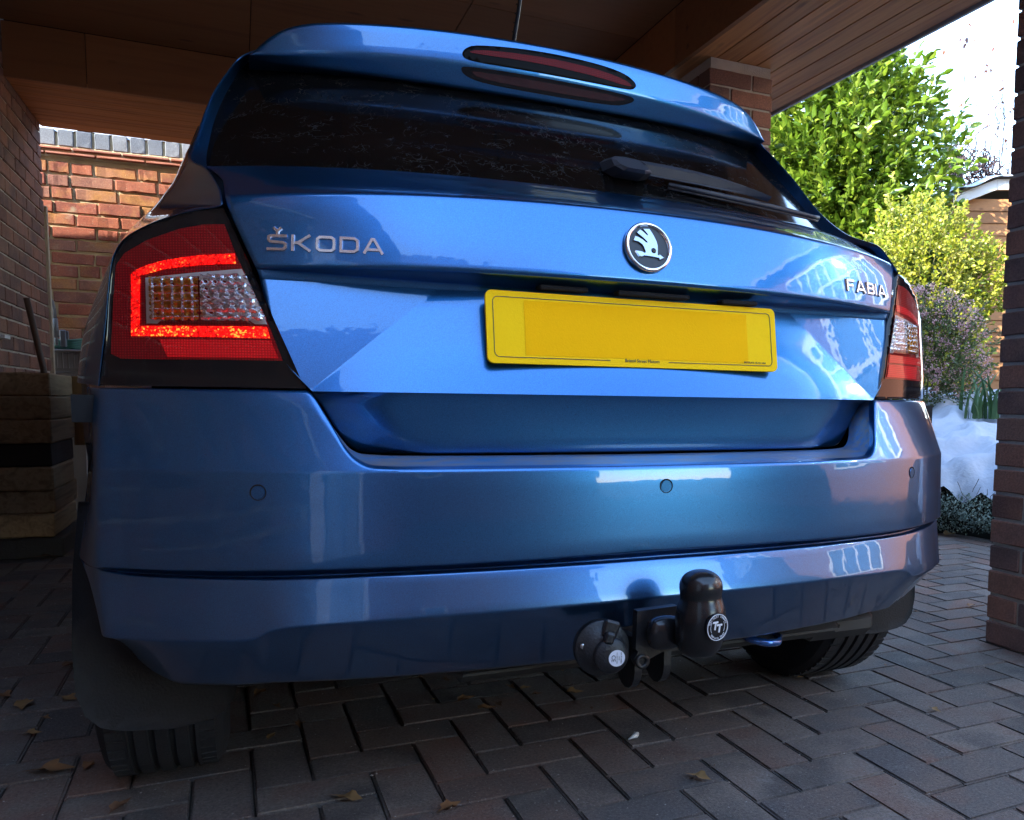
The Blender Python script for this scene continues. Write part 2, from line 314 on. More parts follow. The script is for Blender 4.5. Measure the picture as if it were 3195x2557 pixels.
GLOSSBLK = simple("gloss_black_plastic", (.006, .006, .007), .08, spec=.4)
BLK = simple("matte_black_plastic", (.009, .009, .011), .42, bump=.25, bscale=300)
VOID = simple("underseal_and_void_black", (.004, .004, .005), .9)  # near-black for underseal, and painted shade behind gaps
RUBBER = simple("tyre_rubber", (.014, .014, .016), .7, bump=.3, bscale=220, var=.4, vscale=18)
FLAP = simple("mudflap_rubber", (.018, .0165, .0155), .75, spec=.2, bump=.3, bscale=240, var=.35, vscale=9)
CHROME = simple("chrome", (.78, .78, .80), .10, metal=1)
DCHROME = simple("satin_chrome", (.62, .61, .62), .22, metal=1)
MORTAR = simple("grey_mortar", (.42, .38, .31), .95, bump=.8, bscale=140, var=.35, vscale=12)
MORTAR2 = simple("lime_mortar", (.46, .39, .23), .95, bump=1.0, bscale=90, var=.55, vscale=9)

# ------------------------------------------------------------------ foliage generator
def leaves_mesh(name, P, D, L, Wd, mat, fold=.25, curl=.22):
    """P base points, D unit directions (n,3), L lengths, Wd widths; a folded six-vertex leaf each"""
    n = len(P); D = D/np.linalg.norm(D, axis=1)[:, None]
    rnd = RNG.normal(size=(n, 3)); S = np.cross(D, rnd); S /= np.linalg.norm(S, axis=1)[:, None]
    # leaves hold their faces up
    Nn = np.cross(S, D); flip = np.sign(Nn[:, 2]+1e-9); Nn *= flip[:, None]; S *= flip[:, None]
    L = L[:, None]; Wd = Wd[:, None]
    V = np.empty((n, 6, 3))
    V[:, 0] = P; V[:, 1] = P+D*L*.4-S*Wd*.5+Nn*Wd*fold; V[:, 2] = P+D*L*.4+S*Wd*.5+Nn*Wd*fold
    V[:, 3] = P+D*L*.75-S*Wd*.36+Nn*(Wd*fold*.6-L*curl*.4); V[:, 4] = P+D*L*.75+S*Wd*.36+Nn*(Wd*fold*.6-L*curl*.4); V[:, 5] = P+D*L-Nn*L*curl
    mid = P+D*L*.5-Nn*L*curl*.1
    V = np.concatenate([V, mid[:, None]], 1); k = 7
    base = np.array([(0, 1, 6), (0, 6, 2), (1, 3, 6), (6, 4, 2), (3, 5, 6), (6, 5, 4)])
    F = (base[None]+(np.arange(n)*k)[:, None, None]).reshape(-1, 3)
    me = bpy.data.meshes.new(name); me.vertices.add(n*k); me.vertices.foreach_set('co', V.reshape(-1).astype(np.float32))
    me.loops.add(len(F)*3); me.loops.foreach_set('vertex_index', F.reshape(-1).astype(np.int32))
    me.polygons.add(len(F)); me.polygons.foreach_set('loop_start', np.arange(0, len(F)*3, 3, dtype=np.int32))
    me.polygons.foreach_set('use_smooth', np.ones(len(F), dtype=bool))
    me.materials.append(mat); me.update(calc_edges=True); me.validate(); return me
FR = np.array([.4181, .9084, 0]); RR = np.array([.9084, -.4181, 0]); CP = np.array([-.602, -1.318, 0])
def LDZ(lat, dep, z): return CP+RR*lat+FR*dep+np.array([0, 0, z])

# ------------------------------------------------------------------ ground and block paving
GND = simple("garden_soil", (.045, .035, .024), .95, bump=1, bscale=30, var=.5, vscale=3)
SAND = simple("jointing_sand", (.045, .038, .030), .95, bump=.8, bscale=200, var=.5, vscale=40)
g = MB(); g.add([(-250, -250, -.05), (250, -250, -.05), (250, 250, -.05), (-250, 250, -.05)], [(0, 1, 2, 3)])
o = g.obj("ground", GND); o['kind'] = 'structure'
drive = thing("driveway", "herringbone driveway of worn grey and reddish concrete block pavers", "driveway"); del drive['category']; del drive['label']; drive['kind'] = 'structure'
d = MB(); d.box(-1.72, 3.4, -8, 5.0, -.09, -.0075); d.obj("sand_bed", SAND, drive)
PAVER = piece_mat("block_paver", [(0.09, 0.078, 0.071), (0.147, 0.123, 0.106), (0.132, 0.09, 0.072), (0.084, 0.076, 0.069), (0.17, 0.142, 0.12), (0.166, 0.098, 0.073), (0.116, 0.102, 0.091), (0.144, 0.11, 0.09), (0.091, 0.084, 0.08)],
                  rough=.88, speck=(.26, .25, .24), sp_amt=.55, stain=((.25, .24, .23), 5.0, .64, .5), bump=1.0, bs=150, rnd_w=.95)
def paver_mesh(k, w=.0966, l=.1966):
    bm = bmesh.new(); bmesh.ops.create_cube(bm, size=1)
    for q in bm.verts: q.co = Vector((q.co.x*l, q.co.y*w, q.co.z*.05-.025))
    top = [e for e in bm.edges if all(v.co.z > -.01 for v in e.verts)]
    bmesh.ops.bevel(bm, geom=top, offset=.0036, segments=2, affect='EDGES')
    for q in bm.verts:
        q.co.x += random.uniform(-.0009, .0009); q.co.y += random.uniform(-.0009, .0009)
        if q.co.z > -.003: q.co.z += random.uniform(-.0006, .0006)
    me = bpy.data.meshes.new("paver"); bm.to_mesh(me); bm.free(); me.materials.append(PAVER); return me
pmesh = [paver_mesh(i) for i in range(6)]
GA, GX, GY = .0137015724, .5071821429, .1808175879
cg, sg = math.cos(GA), math.sin(GA)
def proj(p):
    v = Vector(p)-M.translation; z = v.dot(fwd)
    return (0.5+352.79/3195+v.dot(r2)/z*2624.2/3195, 0.5+213.35/2557-v.dot(u2)/z*2624.2/2557, z)
cells = []
for a in range(-26, 34):
    for b in range(-60, 90):
        U, V_ = a, b
        s4 = (U+V_) % 4
        if s4 == 0: kind = 'A'; cx, cy = U+1.0, V_+.5
        elif s4 == 2: kind = 'B'; cx, cy = U+.5, V_+1.0
        else: continue
        gx, gy = cx*.1, -cy*.1; wx = gx*cg-gy*sg+GX; wy = gx*sg+gy*cg+GY
        if not (-1.60 < wx < 3.3 and -7.5 < wy < 4.9): continue
        if wx > 2.98+(1.80-wy)*.31 and wy < 5: continue
        cells.append((wx, wy, GA+(0 if kind == 'A' else math.pi/2)))
def pscore(c):
    u, v, z = proj((c[0], c[1], 0)); 
    if z < .3 or not (-.04 < u < 1.04 and .4 < v < 1.06): return 1e9
    # blocks hidden under the car or behind the sleepers rank last
    hid = 0
    if c[0] < -1.3 and c[1] > 2.8: hid = 5
    if abs(c[0]) < .62 and c[1] > .95: hid = 5
    return z+hid
cells.sort(key=pscore)
rest = MB()
pm_v = [[v.co.copy() for v in m.vertices] for m in pmesh]; pm_f = [[tuple(p.vertices) for p in m.polygons] for m in pmesh]
for i, (x, y, a) in enumerate(cells):
    dz = random.uniform(-.0012, .0012); k = random.randrange(6)
    Mx = Matrix.Translation((x, y, dz)) @ Matrix.Rotation(a+random.uniform(-.006, .006), 4, 'Z') @ Matrix.Rotation(random.uniform(-.006, .006), 4, 'X') @ Matrix.Rotation(random.uniform(-.004, .004), 4, 'Y')
    if i < 298: add("paver", pmesh[k], drive, Mx)
    else: rest.add([Mx @ q for q in pm_v[k]], pm_f[k])
rest.obj("pavers", PAVER, drive, kind='stuff')

n = 5200; gx_ = RNG.uniform(-1.4, 2.4, n); gy_ = RNG.uniform(-.35, 2.4, n); gr = MB(); oct_ = [(1, 0, 0), (-1, 0, 0), (0, 1, 0), (0, -1, 0), (0, 0, 1)]
for i in range(n):
    r = RNG.uniform(.0006, .0019)*(1.8 if i % 40 == 0 else 1); gr.add([(gx_[i]+a*r*1.3, gy_[i]+b*r, .0005+c*r*.8) for a, b, c in oct_], [(0, 2, 4), (2, 1, 4), (1, 3, 4), (3, 0, 4)])
o = gr.obj("grit", piece_mat("pale_grit", [(.10, .09, .08), (.22, .20, .17), (.36, .34, .31), (.14, .08, .04)])); o['kind'] = 'stuff'; o['label'] = "fine pale grit and crumbs scattered over the block paving"; o['category'] = "grit"

# ------------------------------------------------------------------ brickwork
BRICK = piece_mat("facing_brick", [(0.15, 0.075, 0.055), (0.215, 0.104, 0.068), (0.28, 0.127, 0.081), (0.195, 0.104, 0.078), (0.124, 0.075, 0.062), (0.247, 0.13, 0.088)], speck=(.30, .22, .16), sp_amt=.25, bump=.6)
OLDB = piece_mat("weathered_red_brick", [(.22, .060, .032), (.27, .085, .042), (.19, .055, .036), (.31, .14, .042), (.25, .11, .065), (.17, .07, .05)], speck=(.5, .42, .25), sp_amt=.4, stain=((.33, .29, .19), 9.0, .62, .6), bump=.7, fine=110, rnd_w=.8)
BLUEB = piece_mat("blue_engineering_brick", [(.10, .11, .125), (.13, .14, .15), (.16, .165, .17)], speck=(.3, .3, .28), sp_amt=.3, bump=.5)
TILE = piece_mat("creasing_tile", [(.26, .09, .05), (.33, .12, .07), (.22, .09, .06)], bump=.6)
def block_mesh(name, l, w, h, mat, bev=.003, jit=.0, n=1):
    out = []
    for i in range(n):
        bm = bmesh.new(); bmesh.ops.create_cube(bm, size=1)
        for q in bm.verts: q.co = Vector((q.co.x*l, q.co.y*w, q.co.z*h))
        bmesh.ops.bevel(bm, geom=bm.edges[:], offset=bev, segments=1, affect='EDGES')
        if jit:
            bmesh.ops.subdivide_edges(bm, edges=[e for e in bm.edges if e.calc_length() > l*.5], cuts=3)
            for q in bm.verts:
                q.co += Vector([random.uniform(-jit, jit) for _ in range(3)])
        me = bpy.data.meshes.new(name); bm.to_mesh(me); bm.free(); me.materials.append(mat); out.append(me)
    return out
STR = block_mesh("brick", .215, .1025, .065, BRICK, .003, .0012, 4); HDR = block_mesh("brick", .1025, .1025, .065, BRICK, .003, .0012, 2)
def pillar(name, x0, y0, label, ztop):
    t = thing(name, label, "brick pillar", (x0, y0, 0), "brick pillars of the carport")
    m = MB(); m.box(x0+.007, x0+.3205, y0+.007, y0+.3205, -.03, ztop); m.obj("mortar", MORTAR, t)
    S = .3275; n = int(math.ceil((ztop-.005)/.075))
    for c in range(n):
        z = .075*c+.0375-.003
        if z+.03 > ztop: break
        A = [(S/2-.1125/2+0, .1025/2, 0), (S-.1025/2, S/2-.1125/2, 90), (S/2+.1125/2, S-.1025/2, 0), (.1025/2, S/2+.1125/2, 90)]
        if c % 2: A = [(S-px, py, r) for px, py, r in A]
        for px, py, r in A:
            Mx = Matrix.Translation((x0+px+random.uniform(-.001, .001), y0+py+random.uniform(-.001, .001), z+random.uniform(-.001, .001))) @ Matrix.Rotation(R_(r), 4, 'Z')
            add("brick", random.choice(STR), t, Mx)
    return t
pillar("brick_pillar", 1.405, .135, "dark red brick pillar standing at the right edge beside the paving", 2.214)
pillar("brick_pillar", 1.325, 2.03, "brick pillar behind the car holding up the boarded soffit", 2.214)
# left house wall, running away from the camera
lw = thing("brick_wall", "brown brick house wall with pale joints along the left of the carport", "wall", (-1.58, 1.4, 0))
m = MB(); m.box(-1.90, -1.588, -1.70, 4.555, -.05, 2.545); m.obj("mortar", MORTAR, lw)
far = MB(); sv = [[v.co.copy() for v in q.vertices] for q in STR]; sf = [[tuple(p.vertices) for p in q.polygons] for q in STR]
for c in range(33):
    z = .075*c+.0375; y = 4.56-(.1125 if c % 2 else 0)
    if c % 2:
        Mx = Matrix.Translation((-1.58-.05125, 4.56-.05125, z)) @ Matrix.Rotation(R_(90), 4, 'Z'); add("brick", HDR[0], lw, Mx)
    while y > -1.6:
        yc_ = y-.1075; Mx = Matrix.Translation((-1.58-.05125+random.uniform(-.0012, .0012), yc_, z+random.uniform(-.001, .001))) @ Matrix.Rotation(R_(90), 4, 'Z')
        if yc_ > 3.0: add("brick", random.choice(STR), lw, Mx)
        else:
            k = random.randrange(4); far.add([Mx @ q for q in sv[k]], sf[k])
        y -= .225
far.obj("near_bricks", BRICK, lw, kind='stuff')
TRIM = simple("weathered_white_trim", (.42, .36, .26), .7, bump=.3, var=.2, vscale=30)
m = MB(); m.box(-1.605, -1.566, 4.562, 4.592, -.02, 1.77, b=.003); m.obj("corner_trim", TRIM, lw)
m = MB(); m.box(-1.579, -1.545, 3.33, 3.43, .945, .962, b=.002); m.obj("cable_clip", simple("white_plastic", (.6, .6, .6), .5), lw)
# old garden wall behind
OB = block_mesh("brick", .228, .10, .068, OLDB, .005, .0034, 8)
ow = thing("garden_wall", "old weathered red brick garden wall with blue brick coping and snow on top", "wall", (-1.7, 5.1, 0))
ang = R_(-3); ex = Vector((math.cos(ang), math.sin(ang), 0)); en = Vector((-math.sin(ang), math.cos(ang), 0)); W0 = Vector((-1.72, 5.08, 0))
RotW = Matrix.Rotation(ang, 4, 'Z')
def onwall(a, b, z): return W0+ex*a+en*b+Vector((0, 0, z))
m = MB(); m.box(-.9, 4.2, .012, .23, -.05, 2.17, M=Matrix.Translation(W0) @ RotW); m.obj("mortar", MORTAR2, ow)
farb = MB(); ov = [[v.co.copy() for v in q.vertices] for q in OB]; of = [[tuple(p.vertices) for p in q.polygons] for q in OB]
zc = .04; c = 0
while zc < 2.13:
    a = -.75-(.12 if c % 2 else 0)+random.uniform(-.02, .02)
    while a < 4.1:
        l = random.choice([1, 1, 1, .47]); a2 = a+.228*l
        k = random.randrange(8)
        Mx = Matrix.Translation(onwall((a+a2)/2, .05+random.uniform(-.007, .005), zc+random.uniform(-.004, .004))) @ RotW @ Matrix.Rotation(random.uniform(-.02, .02), 4, 'Y') @ Matrix.Diagonal((l, 1, random.uniform(.93, 1.03), 1))
        if a2 > -.1 and a < 1.15 and zc > .7: add("brick", OB[k], ow, Mx)
        else: farb.add([Mx @ q for q in ov[k]], of[k])
        a = a2+random.uniform(.011, .018)
    zc += .0795; c += 1
farb.obj("hidden_bricks", OLDB, ow, kind='stuff')
TL = block_mesh("creasing_tile", .262, .15, .012, TILE, .002, .001, 3); CO = block_mesh("coping_brick", .083, .25, .098, BLUEB, .004, .0015, 4)
for r_, off in ((0, 0), (1, .13)):
    a = -.6-off
    while a < 2.0:
        add("creasing_tile", random.choice(TL), ow, Matrix.Translation(onwall(a, .04-.012*(1-r_)*0, 2.186+.030*r_)) @ RotW); a += .272
a = -.6
while a < 2.0:
    add("coping_brick", random.choice(CO), ow, Matrix.Translation(onwall(a, .12+random.uniform(-.003, .003), 2.286)) @ RotW @ Matrix.Rotation(random.uniform(-.02, .02), 4, 'Y')); a += .0985
m = MB(); m.box(-.7, 2.0, .0, .22, 2.166, 2.238, M=Matrix.Translation(W0) @ RotW); m.box(-.7, 2.0, .012, .22, 2.238, 2.336, M=Matrix.Translation(W0) @ RotW); m.obj("coping_mortar", MORTAR2, ow)
SNOW = simple("snow", (.42, .445, .49), .85, bump=.9, bscale=38, spec=.3); SNOW.node_tree.nodes['Principled BSDF'].inputs['Subsurface Weight'].default_value = 0
SNOW.node_tree.nodes['Principled BSDF'].inputs['Subsurface Radius'].default_value = (.05, .07, .09)
def snow_strip(name, pts_fn, nu, nv, parent=None):
    V = [pts_fn(i/(nu-1), j/(nv-1)) for i in range(nu) for j in range(nv)]
    return part(name, V, grid_faces(nu, nv), SNOW, parent, True)
def cop_snow(u, v):
    p = onwall(-.7+2.7*u, .0+.235*v, 2.331+.055*math.sin(math.pi*min(1, max(0, v)))**.5+.010*math.sin(u*37)+.006*math.sin(u*91)); return p
snow_strip("coping_snow", cop_snow, 120, 9, ow)

# ------------------------------------------------------------------ carport roof
CEDAR = wood_mat("stained_cedar_y", [(.26, .095, .028), (.40, .150, .042), (.52, .215, .062), (.37, .140, .039)], 'Y')
CEDARX = wood_mat("stained_cedar_x", [(.26, .095, .028), (.40, .150, .042), (.52, .215, .062), (.37, .140, .039)], 'X')
PLY = wood_mat("stained_plywood", [(.21, .080, .026), (.30, .118, .038), (.25, .096, .031)], 'X', scale=.4)
rf = thing("carport_roof", "timber carport roof with boarded soffits above the car", "roof", (0, 1.8, 2.2))
ZS = 2.216
bw = (1.985-1.262)/7
for i in range(7):
    x0 = 1.262+i*bw; m = MB(); m.box(x0+.002, x0+bw-.003, -.35, 4.575, ZS, ZS+.018, b=.0015); m.obj("soffit_board", CEDAR, rf)
bw = (4.575-3.75)/7
for i in range(7):
    y0 = 3.75+i*bw; m = MB(); m.box(-1.578, 1.258, y0+.002, y0+bw-.003, ZS, ZS+.018, b=.0015); m.obj("soffit_board", CEDARX, rf)
m = MB(); m.box(1.26, 1.985, -.34, 4.56, ZS+.022, ZS+.06); m.box(-1.578, 1.25, 3.76, 4.56, ZS+.022, ZS+.06); m.obj("soffit_backing", VOID, rf)
for (xa, xb) in ((-1.578, -1.24), (-1.236, .16), (.164, 1.236)):
    m = MB(); m.box(xa, xb, 3.735, 3.75, ZS-.004, 2.468); m.obj("fascia_panel", PLY, rf)
for (ya, yb) in ((-.35, .55), (.554, 2.2), (2.204, 3.73)):
    m = MB(); m.box(1.238, 1.26, ya, yb, ZS-.004, 2.468); m.obj("fascia_panel", PLY, rf)
for (xa, xb) in ((-1.578, -.5), (-.496, .40), (.404, 1.236)):
    for (ya, yb) in ((-.35, 1.2), (1.204, 2.58), (2.584, 3.733)):
        m = MB(); m.box(xa, xb, ya, yb, 2.471, 2.48); m.obj("ceiling_sheet", PLY, rf)
m = MB(); m.box(-1.578, 1.985, -.35, 4.575, 2.49, 2.52); m.obj("roof_deck", VOID, rf)
ALU = simple("grey_metal_edge", (.36, .37, .40), .45, metal=.3)
m = MB(); m.box(1.988, 2.004, -.37, 4.60, ZS-.012, 2.53, b=.002); m.obj("edge_trim", ALU, rf)
m = MB(); m.box(-1.578, 1.987, 4.578, 4.60, ZS+.004, 2.53, b=.002); m.obj("rear_trim", PLY, rf)
m = MB(); m.box(-1.578, 1.987, -.375, -.352, ZS-.006, 2.53, b=.002); m.obj("front_trim", PLY, rf)

# ------------------------------------------------------------------ the car
car = thing("parked_car", "metallic blue hatchback seen from behind, parked under the carport with its left tail light lit", "car", (0, .5, 0))
crown = lambda x: .148*x*x+.333*x**4
def roundpoly(P, r, n=3, sub=6):
    P = [np.array(p, float) for p in P]; out = [P[0]]
    ends = [P[0]]
    for i in range(1, len(P)-1):
        a, b, c_ = P[i-1], P[i], P[i+1]; ri = r[i] if hasattr(r, '__len__') else r
        d1 = np.linalg.norm(a-b)+1e-9; d2 = np.linalg.norm(c_-b)+1e-9; q = min(ri, d1*.45, d2*.45)
        s_, e_ = b+(a-b)/d1*q, b+(c_-b)/d2*q
        last = out[-1]
        for k in range(1, sub): out.append(last+(s_-last)*k/sub)
        for k in range(n+1):
            t = k/n; out.append((1-t)**2*s_+2*t*(1-t)*b+t*t*e_)
    last = out[-1]
    for k in range(1, sub+1): out.append(last+(P[-1]-last)*k/sub)
    return np.array(out)
SK = [0.60, .70, .75, .785, .86, .95, 1.10, 1.30, 1.60]
XK = [0.60, .70, .75, .784, .803, .816, .840, .858, .866]
def plan(s, yc, z=.7):
    """body plan curve: s = distance round the car from its middle, yc = offset of this level at the middle"""
    if s <= .70: return s, yc+crown(s)
    yk = [yc+crown(.6), yc+crown(.70), yc+crown(.75), yc+crown(.785), .165, .25, .40, .60, .90]
    key = round(yc, 5)
    if key not in plan.c: plan.c[key] = (pchip(SK, XK), pchip(SK, yk))
    fx, fy = plan.c[key]; return float(fx(s))+max(0, min(.022, (.60-z)*.16))*min(1, max(0, (z-.36)/.10))*min(1, max(0, (s-.772)/.07)), float(fy(s))
plan.c = {}
# bumper
zI = pchip([0, .39, .44, .455, .464, .473, .482, .496, .509, .52, 1.2], [.6155, .6165, .6195, .627, .638, .652, .668, .69, .710, .7105, .7105])
zO = pchip([0, .395, .432, .455, .468, .477, .49, .506, .512, .52, 1.2], [.6025, .6025, .604, .6155, .631, .650, .676, .705, .7100, .7105, .7105])
zst = pchip([0, .4, .6, .78, 1.2], [.4695, .465, .4615, .4585, .458]); zsb = pchip([0, .4, .6, .74, .79, 1.2], [.4555, .453, .449, .4485, .4540, .456])
z7 = pchip([0, .3, .45, .54, .57, .586, .60, .65, .72, .77, 1.2], [.397, .395, .3905, .385, .379, .370, .366, .364, .361, .360, .36])
z9 = pchip([0, .3, .5, .6, .69, .72, .754, .775, .785, .797, .815, .86, .90, .95, 1.05, 1.2], [.282, .282, .280, .278, .277, .288, .314, .340, .360, .395, .440, .488, .524, .558, .597, .60])
S_ = sorted(set(list(np.linspace(0, .40, 17))+list(np.linspace(.40, .53, 40))+list(np.linspace(.53, .62, 26))+list(np.linspace(.62, .70, 9))+list(np.linspace(.70, .88, 46))+list(np.linspace(.88, 1.06, 8))))
cols = []
for s in S_:
    zo = float(zO(s)); zi = float(zI(s)); yo = -.163+(zo-.598)*.51
    nd = .014*float(np.clip((.80-s)/.06, 0, 1)); zt = float(zst(s)); zb = float(zsb(s)); zq = float(z7(s)); zn = float(z9(s))
    w9 = float(np.clip((s-.56)/.06, 0, 1)); yb = -.076-.012*w9
    P = [(yo+.075, zi), (yo+.055, zi-.001), (yo, zo), (-.163, .598), (-.1675, zt+.001), (-.1665+nd*.35, zt-.001), (-.159+nd*1.4, zb+.0005), (-.157, zb-.0005), (-.173, zq), (yb, zn), (yb+.012, zn-.006), (yb+.07, zn-.004)]
    P = [(a, max(b, zn-.007)) if i < 9 else (a, b) for i, (a, b) in enumerate(P)]
    cols.append(roundpoly(P, [0, .002, .006, .0035, .003, .002, .002, .003, .0035, .004, .003, 0], 3, 5))
nl = len(cols[0]); nS = len(S_)
V = []; allS = [-s for s in S_[::-1][:-1]]+S_
for s in allS:
    c_ = cols[S_.index(abs(s))]
    for (yc_, z) in c_:
        x, y = plan(abs(s), round(float(yc_), 4), z); V.append((math.copysign(x, s) if s else 0, y, z))
F = grid_faces(len(allS), nl)
fi = []
for i in range(len(allS)-1):
    for j in range(nl-1): fi.append(1 if (j < 12 and abs(allS[i]) < .505) else 0)
part("bumper", V, F, [PAINT, MUD], car, True, fidx=fi); bumper = bpy.data.objects[-1] if False else [o for o in car.children if o.name.startswith("bumper")][0]
# tailgate
zc_side = lambda x, z: -.260+.077*abs(x)+.248*z
yc0 = pchip([.709, .725, .745, .77, .80, .83, .868, .90], [-.1045, -.0945, -.0825, -.0700, -.0605, -.0535, -.046, -.042])
xd = lambda z: .507-(z-.711)*1.205
def mid_y(x, z):
    x = abs(x); d_ = xd(z); sd = zc_side(x, z); e = zc_side(d_, z); c0 = float(yc0(z)); ce = c0+(e-c0)*(x/d_)**2
    return ce if x < d_ else min(sd, ce) if False else sd
xe = pchip([.709, .75, .803, .878, .884, .931, .965, .985, 1.024, 1.045, 1.07, 1.09], [.5055, .540, .557, .5715, .5745, .5935, .606, .610, .613, .622, .638, .645])
rows = []; fr1 = list(np.linspace(0, .9, 22))+[.94, .965, .98, .99, 1.0]; fr2 = [0, .02, .05, .1, .2, .35, .5, .65, .8, .9, .97, 1.0]
TV = []; TF = []
def add_grid(G, flip=False):
    n, m_ = len(G), len(G[0]); off = len(TV)
    for r in G: TV.extend(r)
    TF.extend(grid_faces(n, m_, off, flip))
def symrow(pts):
    """pts for x>=0 (first at x=0) -> full row with a turned-in rim at each end"""
    e = pts[-1]; right = pts+[(e[0]+.0005, e[1]+.004, e[2]), (e[0]-.002, e[1]+.028, e[2])]
    return [(-x, y, z) for x, y, z in right[::-1][:-1]]+right
G = []
for z0 in [.709, .7105, .712, .714, .718, .724, .735, .75, .77, .79, .81, .83, .845, .858, .866]:
    pts = []; d_ = min(xd(z0), float(xe(z0))-.001); X = float(xe(z0))
    for f in fr1: x = d_*f; pts.append((x, mid_y(x, z0), z0))
    for f in fr2[1:]: x = d_+(X-d_)*f; pts.append((x, mid_y(x, z0), z0))
    G.append(symrow(pts))
# under the lip and the upper face, same columns (fraction t of the edge)
tt = [p[0]/G[-1][-1][0] for p in []]
base = [p for p in G[-1] if True]
half = len(fr1)+len(fr2)-1
ts = [(G[-1][half+1+i][0])/(G[-1][half+half][0]) for i in range(half)]
cp = []
for t in ts:
    x0 = t*.572; ym = mid_y(x0, .866)-crown(x0); k = t*t
    zl = .892-.008*k; zt_ = 1.005-.020*k; zg = 1.079-.009*k
    P = [(ym, .866), (ym-.002-(.0)*k, .874+.006*k), (-.0885, zl-.004), (-.0915, zl+.001), (-.0845, .925), (-.0745, .965), (-.0635, zt_), (.10, zg-.006), (.122, zg)]
    cp.append(roundpoly(P, [0, .006, .003, .003, .02, .02, .005, .01, 0], 3, 4))
G2 = []
for j in range(len(cp[0])):
    pts = []
    for i, t in enumerate(ts):
        yc_, z = cp[i][j]; X = float(xe(z)); x = t*X
        if z < .88: xb = .572 if False else X
        pts.append((x, yc_+crown(x), z))
    if j == 0: pts = [tuple(G[-1][half+1+i]) for i in range(half)]
    G2.append(symrow(pts))
add_grid(G); add_grid(G2)
# below the crease
xl = pchip([.6185, .6195, .622, .628, .638, .652, .668, .69, .7088], [.405, .428, .441, .451, .4605, .469, .478, .490, .5055])
yl = pchip([.6185, .6195, .625, .66, .70, .7065, .7088], [-.078, -.086, -.0900, -.0945, -.1015, -.1035, -.1045])
G3 = []
for z0 in [.6185, .6188, .6195, .6208, .623, .627, .634, .645, .66, .675, .69, .70, .705, .7075, .7088]:
    X = float(xl(z0)); pts = []
    for f in list(np.linspace(0, .9, 20))+list(np.linspace(.905, 1, 14)):
        x = X*f; q = max(0, x-(.345+(z0-.62)*.75)); fac = .30*(math.sqrt(q*q+.00003)-.0055 if q > 0 else 0)*min(1, (.7088-z0)/.006)
        m_ = min(1, max(0, (z0-.64)/.069)); pts.append((x, float(yl(z0))+crown(x)*(1-m_)+.2346*x*x*m_+max(0, fac), z0))
    G3.append(symrow(pts))
add_grid(G3)
part("tailgate", TV, TF, PAINT, car, True); tailgate = [o for o in car.children if o.name == "tailgate"][0]
# handle recess and plate lamps under the lip
for nm, x0, x1, z in (("tailgate_handle", -.045, .085, .871), ("plate_lamp", -.175, -.095, .872), ("plate_lamp", .15, .22, .869)):
    m = MB(); m.box(x0, x1, -.075+crown(x0), -.052+crown(x0), z-.0015, z+.006, b=.002); m.obj(nm, VOID, tailgate)
# rear glass
yg = lambda z: .122+(z-1.079)*1.13
xg = pchip([1.066, 1.072, 1.082, 1.10, 1.15, 1.235, 1.33, 1.36], [.633, .643, .648, .646, .636, .617, .578, .558])
G = []
for zz in [1.066, 1.069, 1.074, 1.082, 1.095]+list(np.linspace(1.11, 1.345, 14)):
    pts = []
    for f in np.linspace(0, 1, 26):
        x = float(xg(zz))*f; z = zz+(.009*(1-f*f) if zz < 1.11 else .009*(1-f*f)*max(0, (1.16-zz)/.05) if zz < 1.16 else 0)
        pts.append((x, yg(zz+.0045)+crown(x)+.003+.20*x**4, z))
    G.append([(-x, y, z) for x, y, z in pts[::-1][:-1]]+pts)
gv = [p for r in G for p in r]; part("rear_window", gv, grid_faces(len(G), len(G[0])), GLASS, car, True); rwin = [o for o in car.children if o.name == "rear_window"][0]
# spoiler
zt = pchip([0, .15, .33, .45, .50, .53, .55, .565], [1.4135, 1.411, 1.403, 1.392, 1.379, 1.361, 1.343, 1.327])
zf = pchip([0, .18, .3, .4, .48, .53, .565], [1.354, 1.351, 1.346, 1.340, 1.334, 1.329, 1.326])
zg_ = pchip([0, .2, .4, .5, .565], [1.310, 1.311, 1.314, 1.318, 1.3245])
G = []; half_s = []
XS = list(np.linspace(0, .44, 23))+list(np.linspace(.45, .565, 30))
for x in XS:
    a, b, c_ = float(zg_(x)), float(zf(x)), float(zt(x)); cr = crown(x)
    e = max(0, (.565-x)/.565); ro = min(1, e*8)
    P = [(.45, a-.002), (.376, a), (.358, b), (.362, c_), (.382+.01*ro, c_+.006*ro), (.43, c_+.018*ro+.004), (.56, min(1.452, c_+.045*ro+.016))]
    half_s.append([(x, y+cr, z) for y, z in roundpoly(P, [0, .004, .006, .006, .006, .02, 0], 3, 4)])
G = [[(-x, y, z) for x, y, z in r] for r in half_s[::-1][:-1]]+half_s
part("spoiler", [p for r in G for p in r], grid_faces(len(G), len(G[0])), PAINT, car, True); spoiler = [o for o in car.children if o.name == "spoiler"][0]
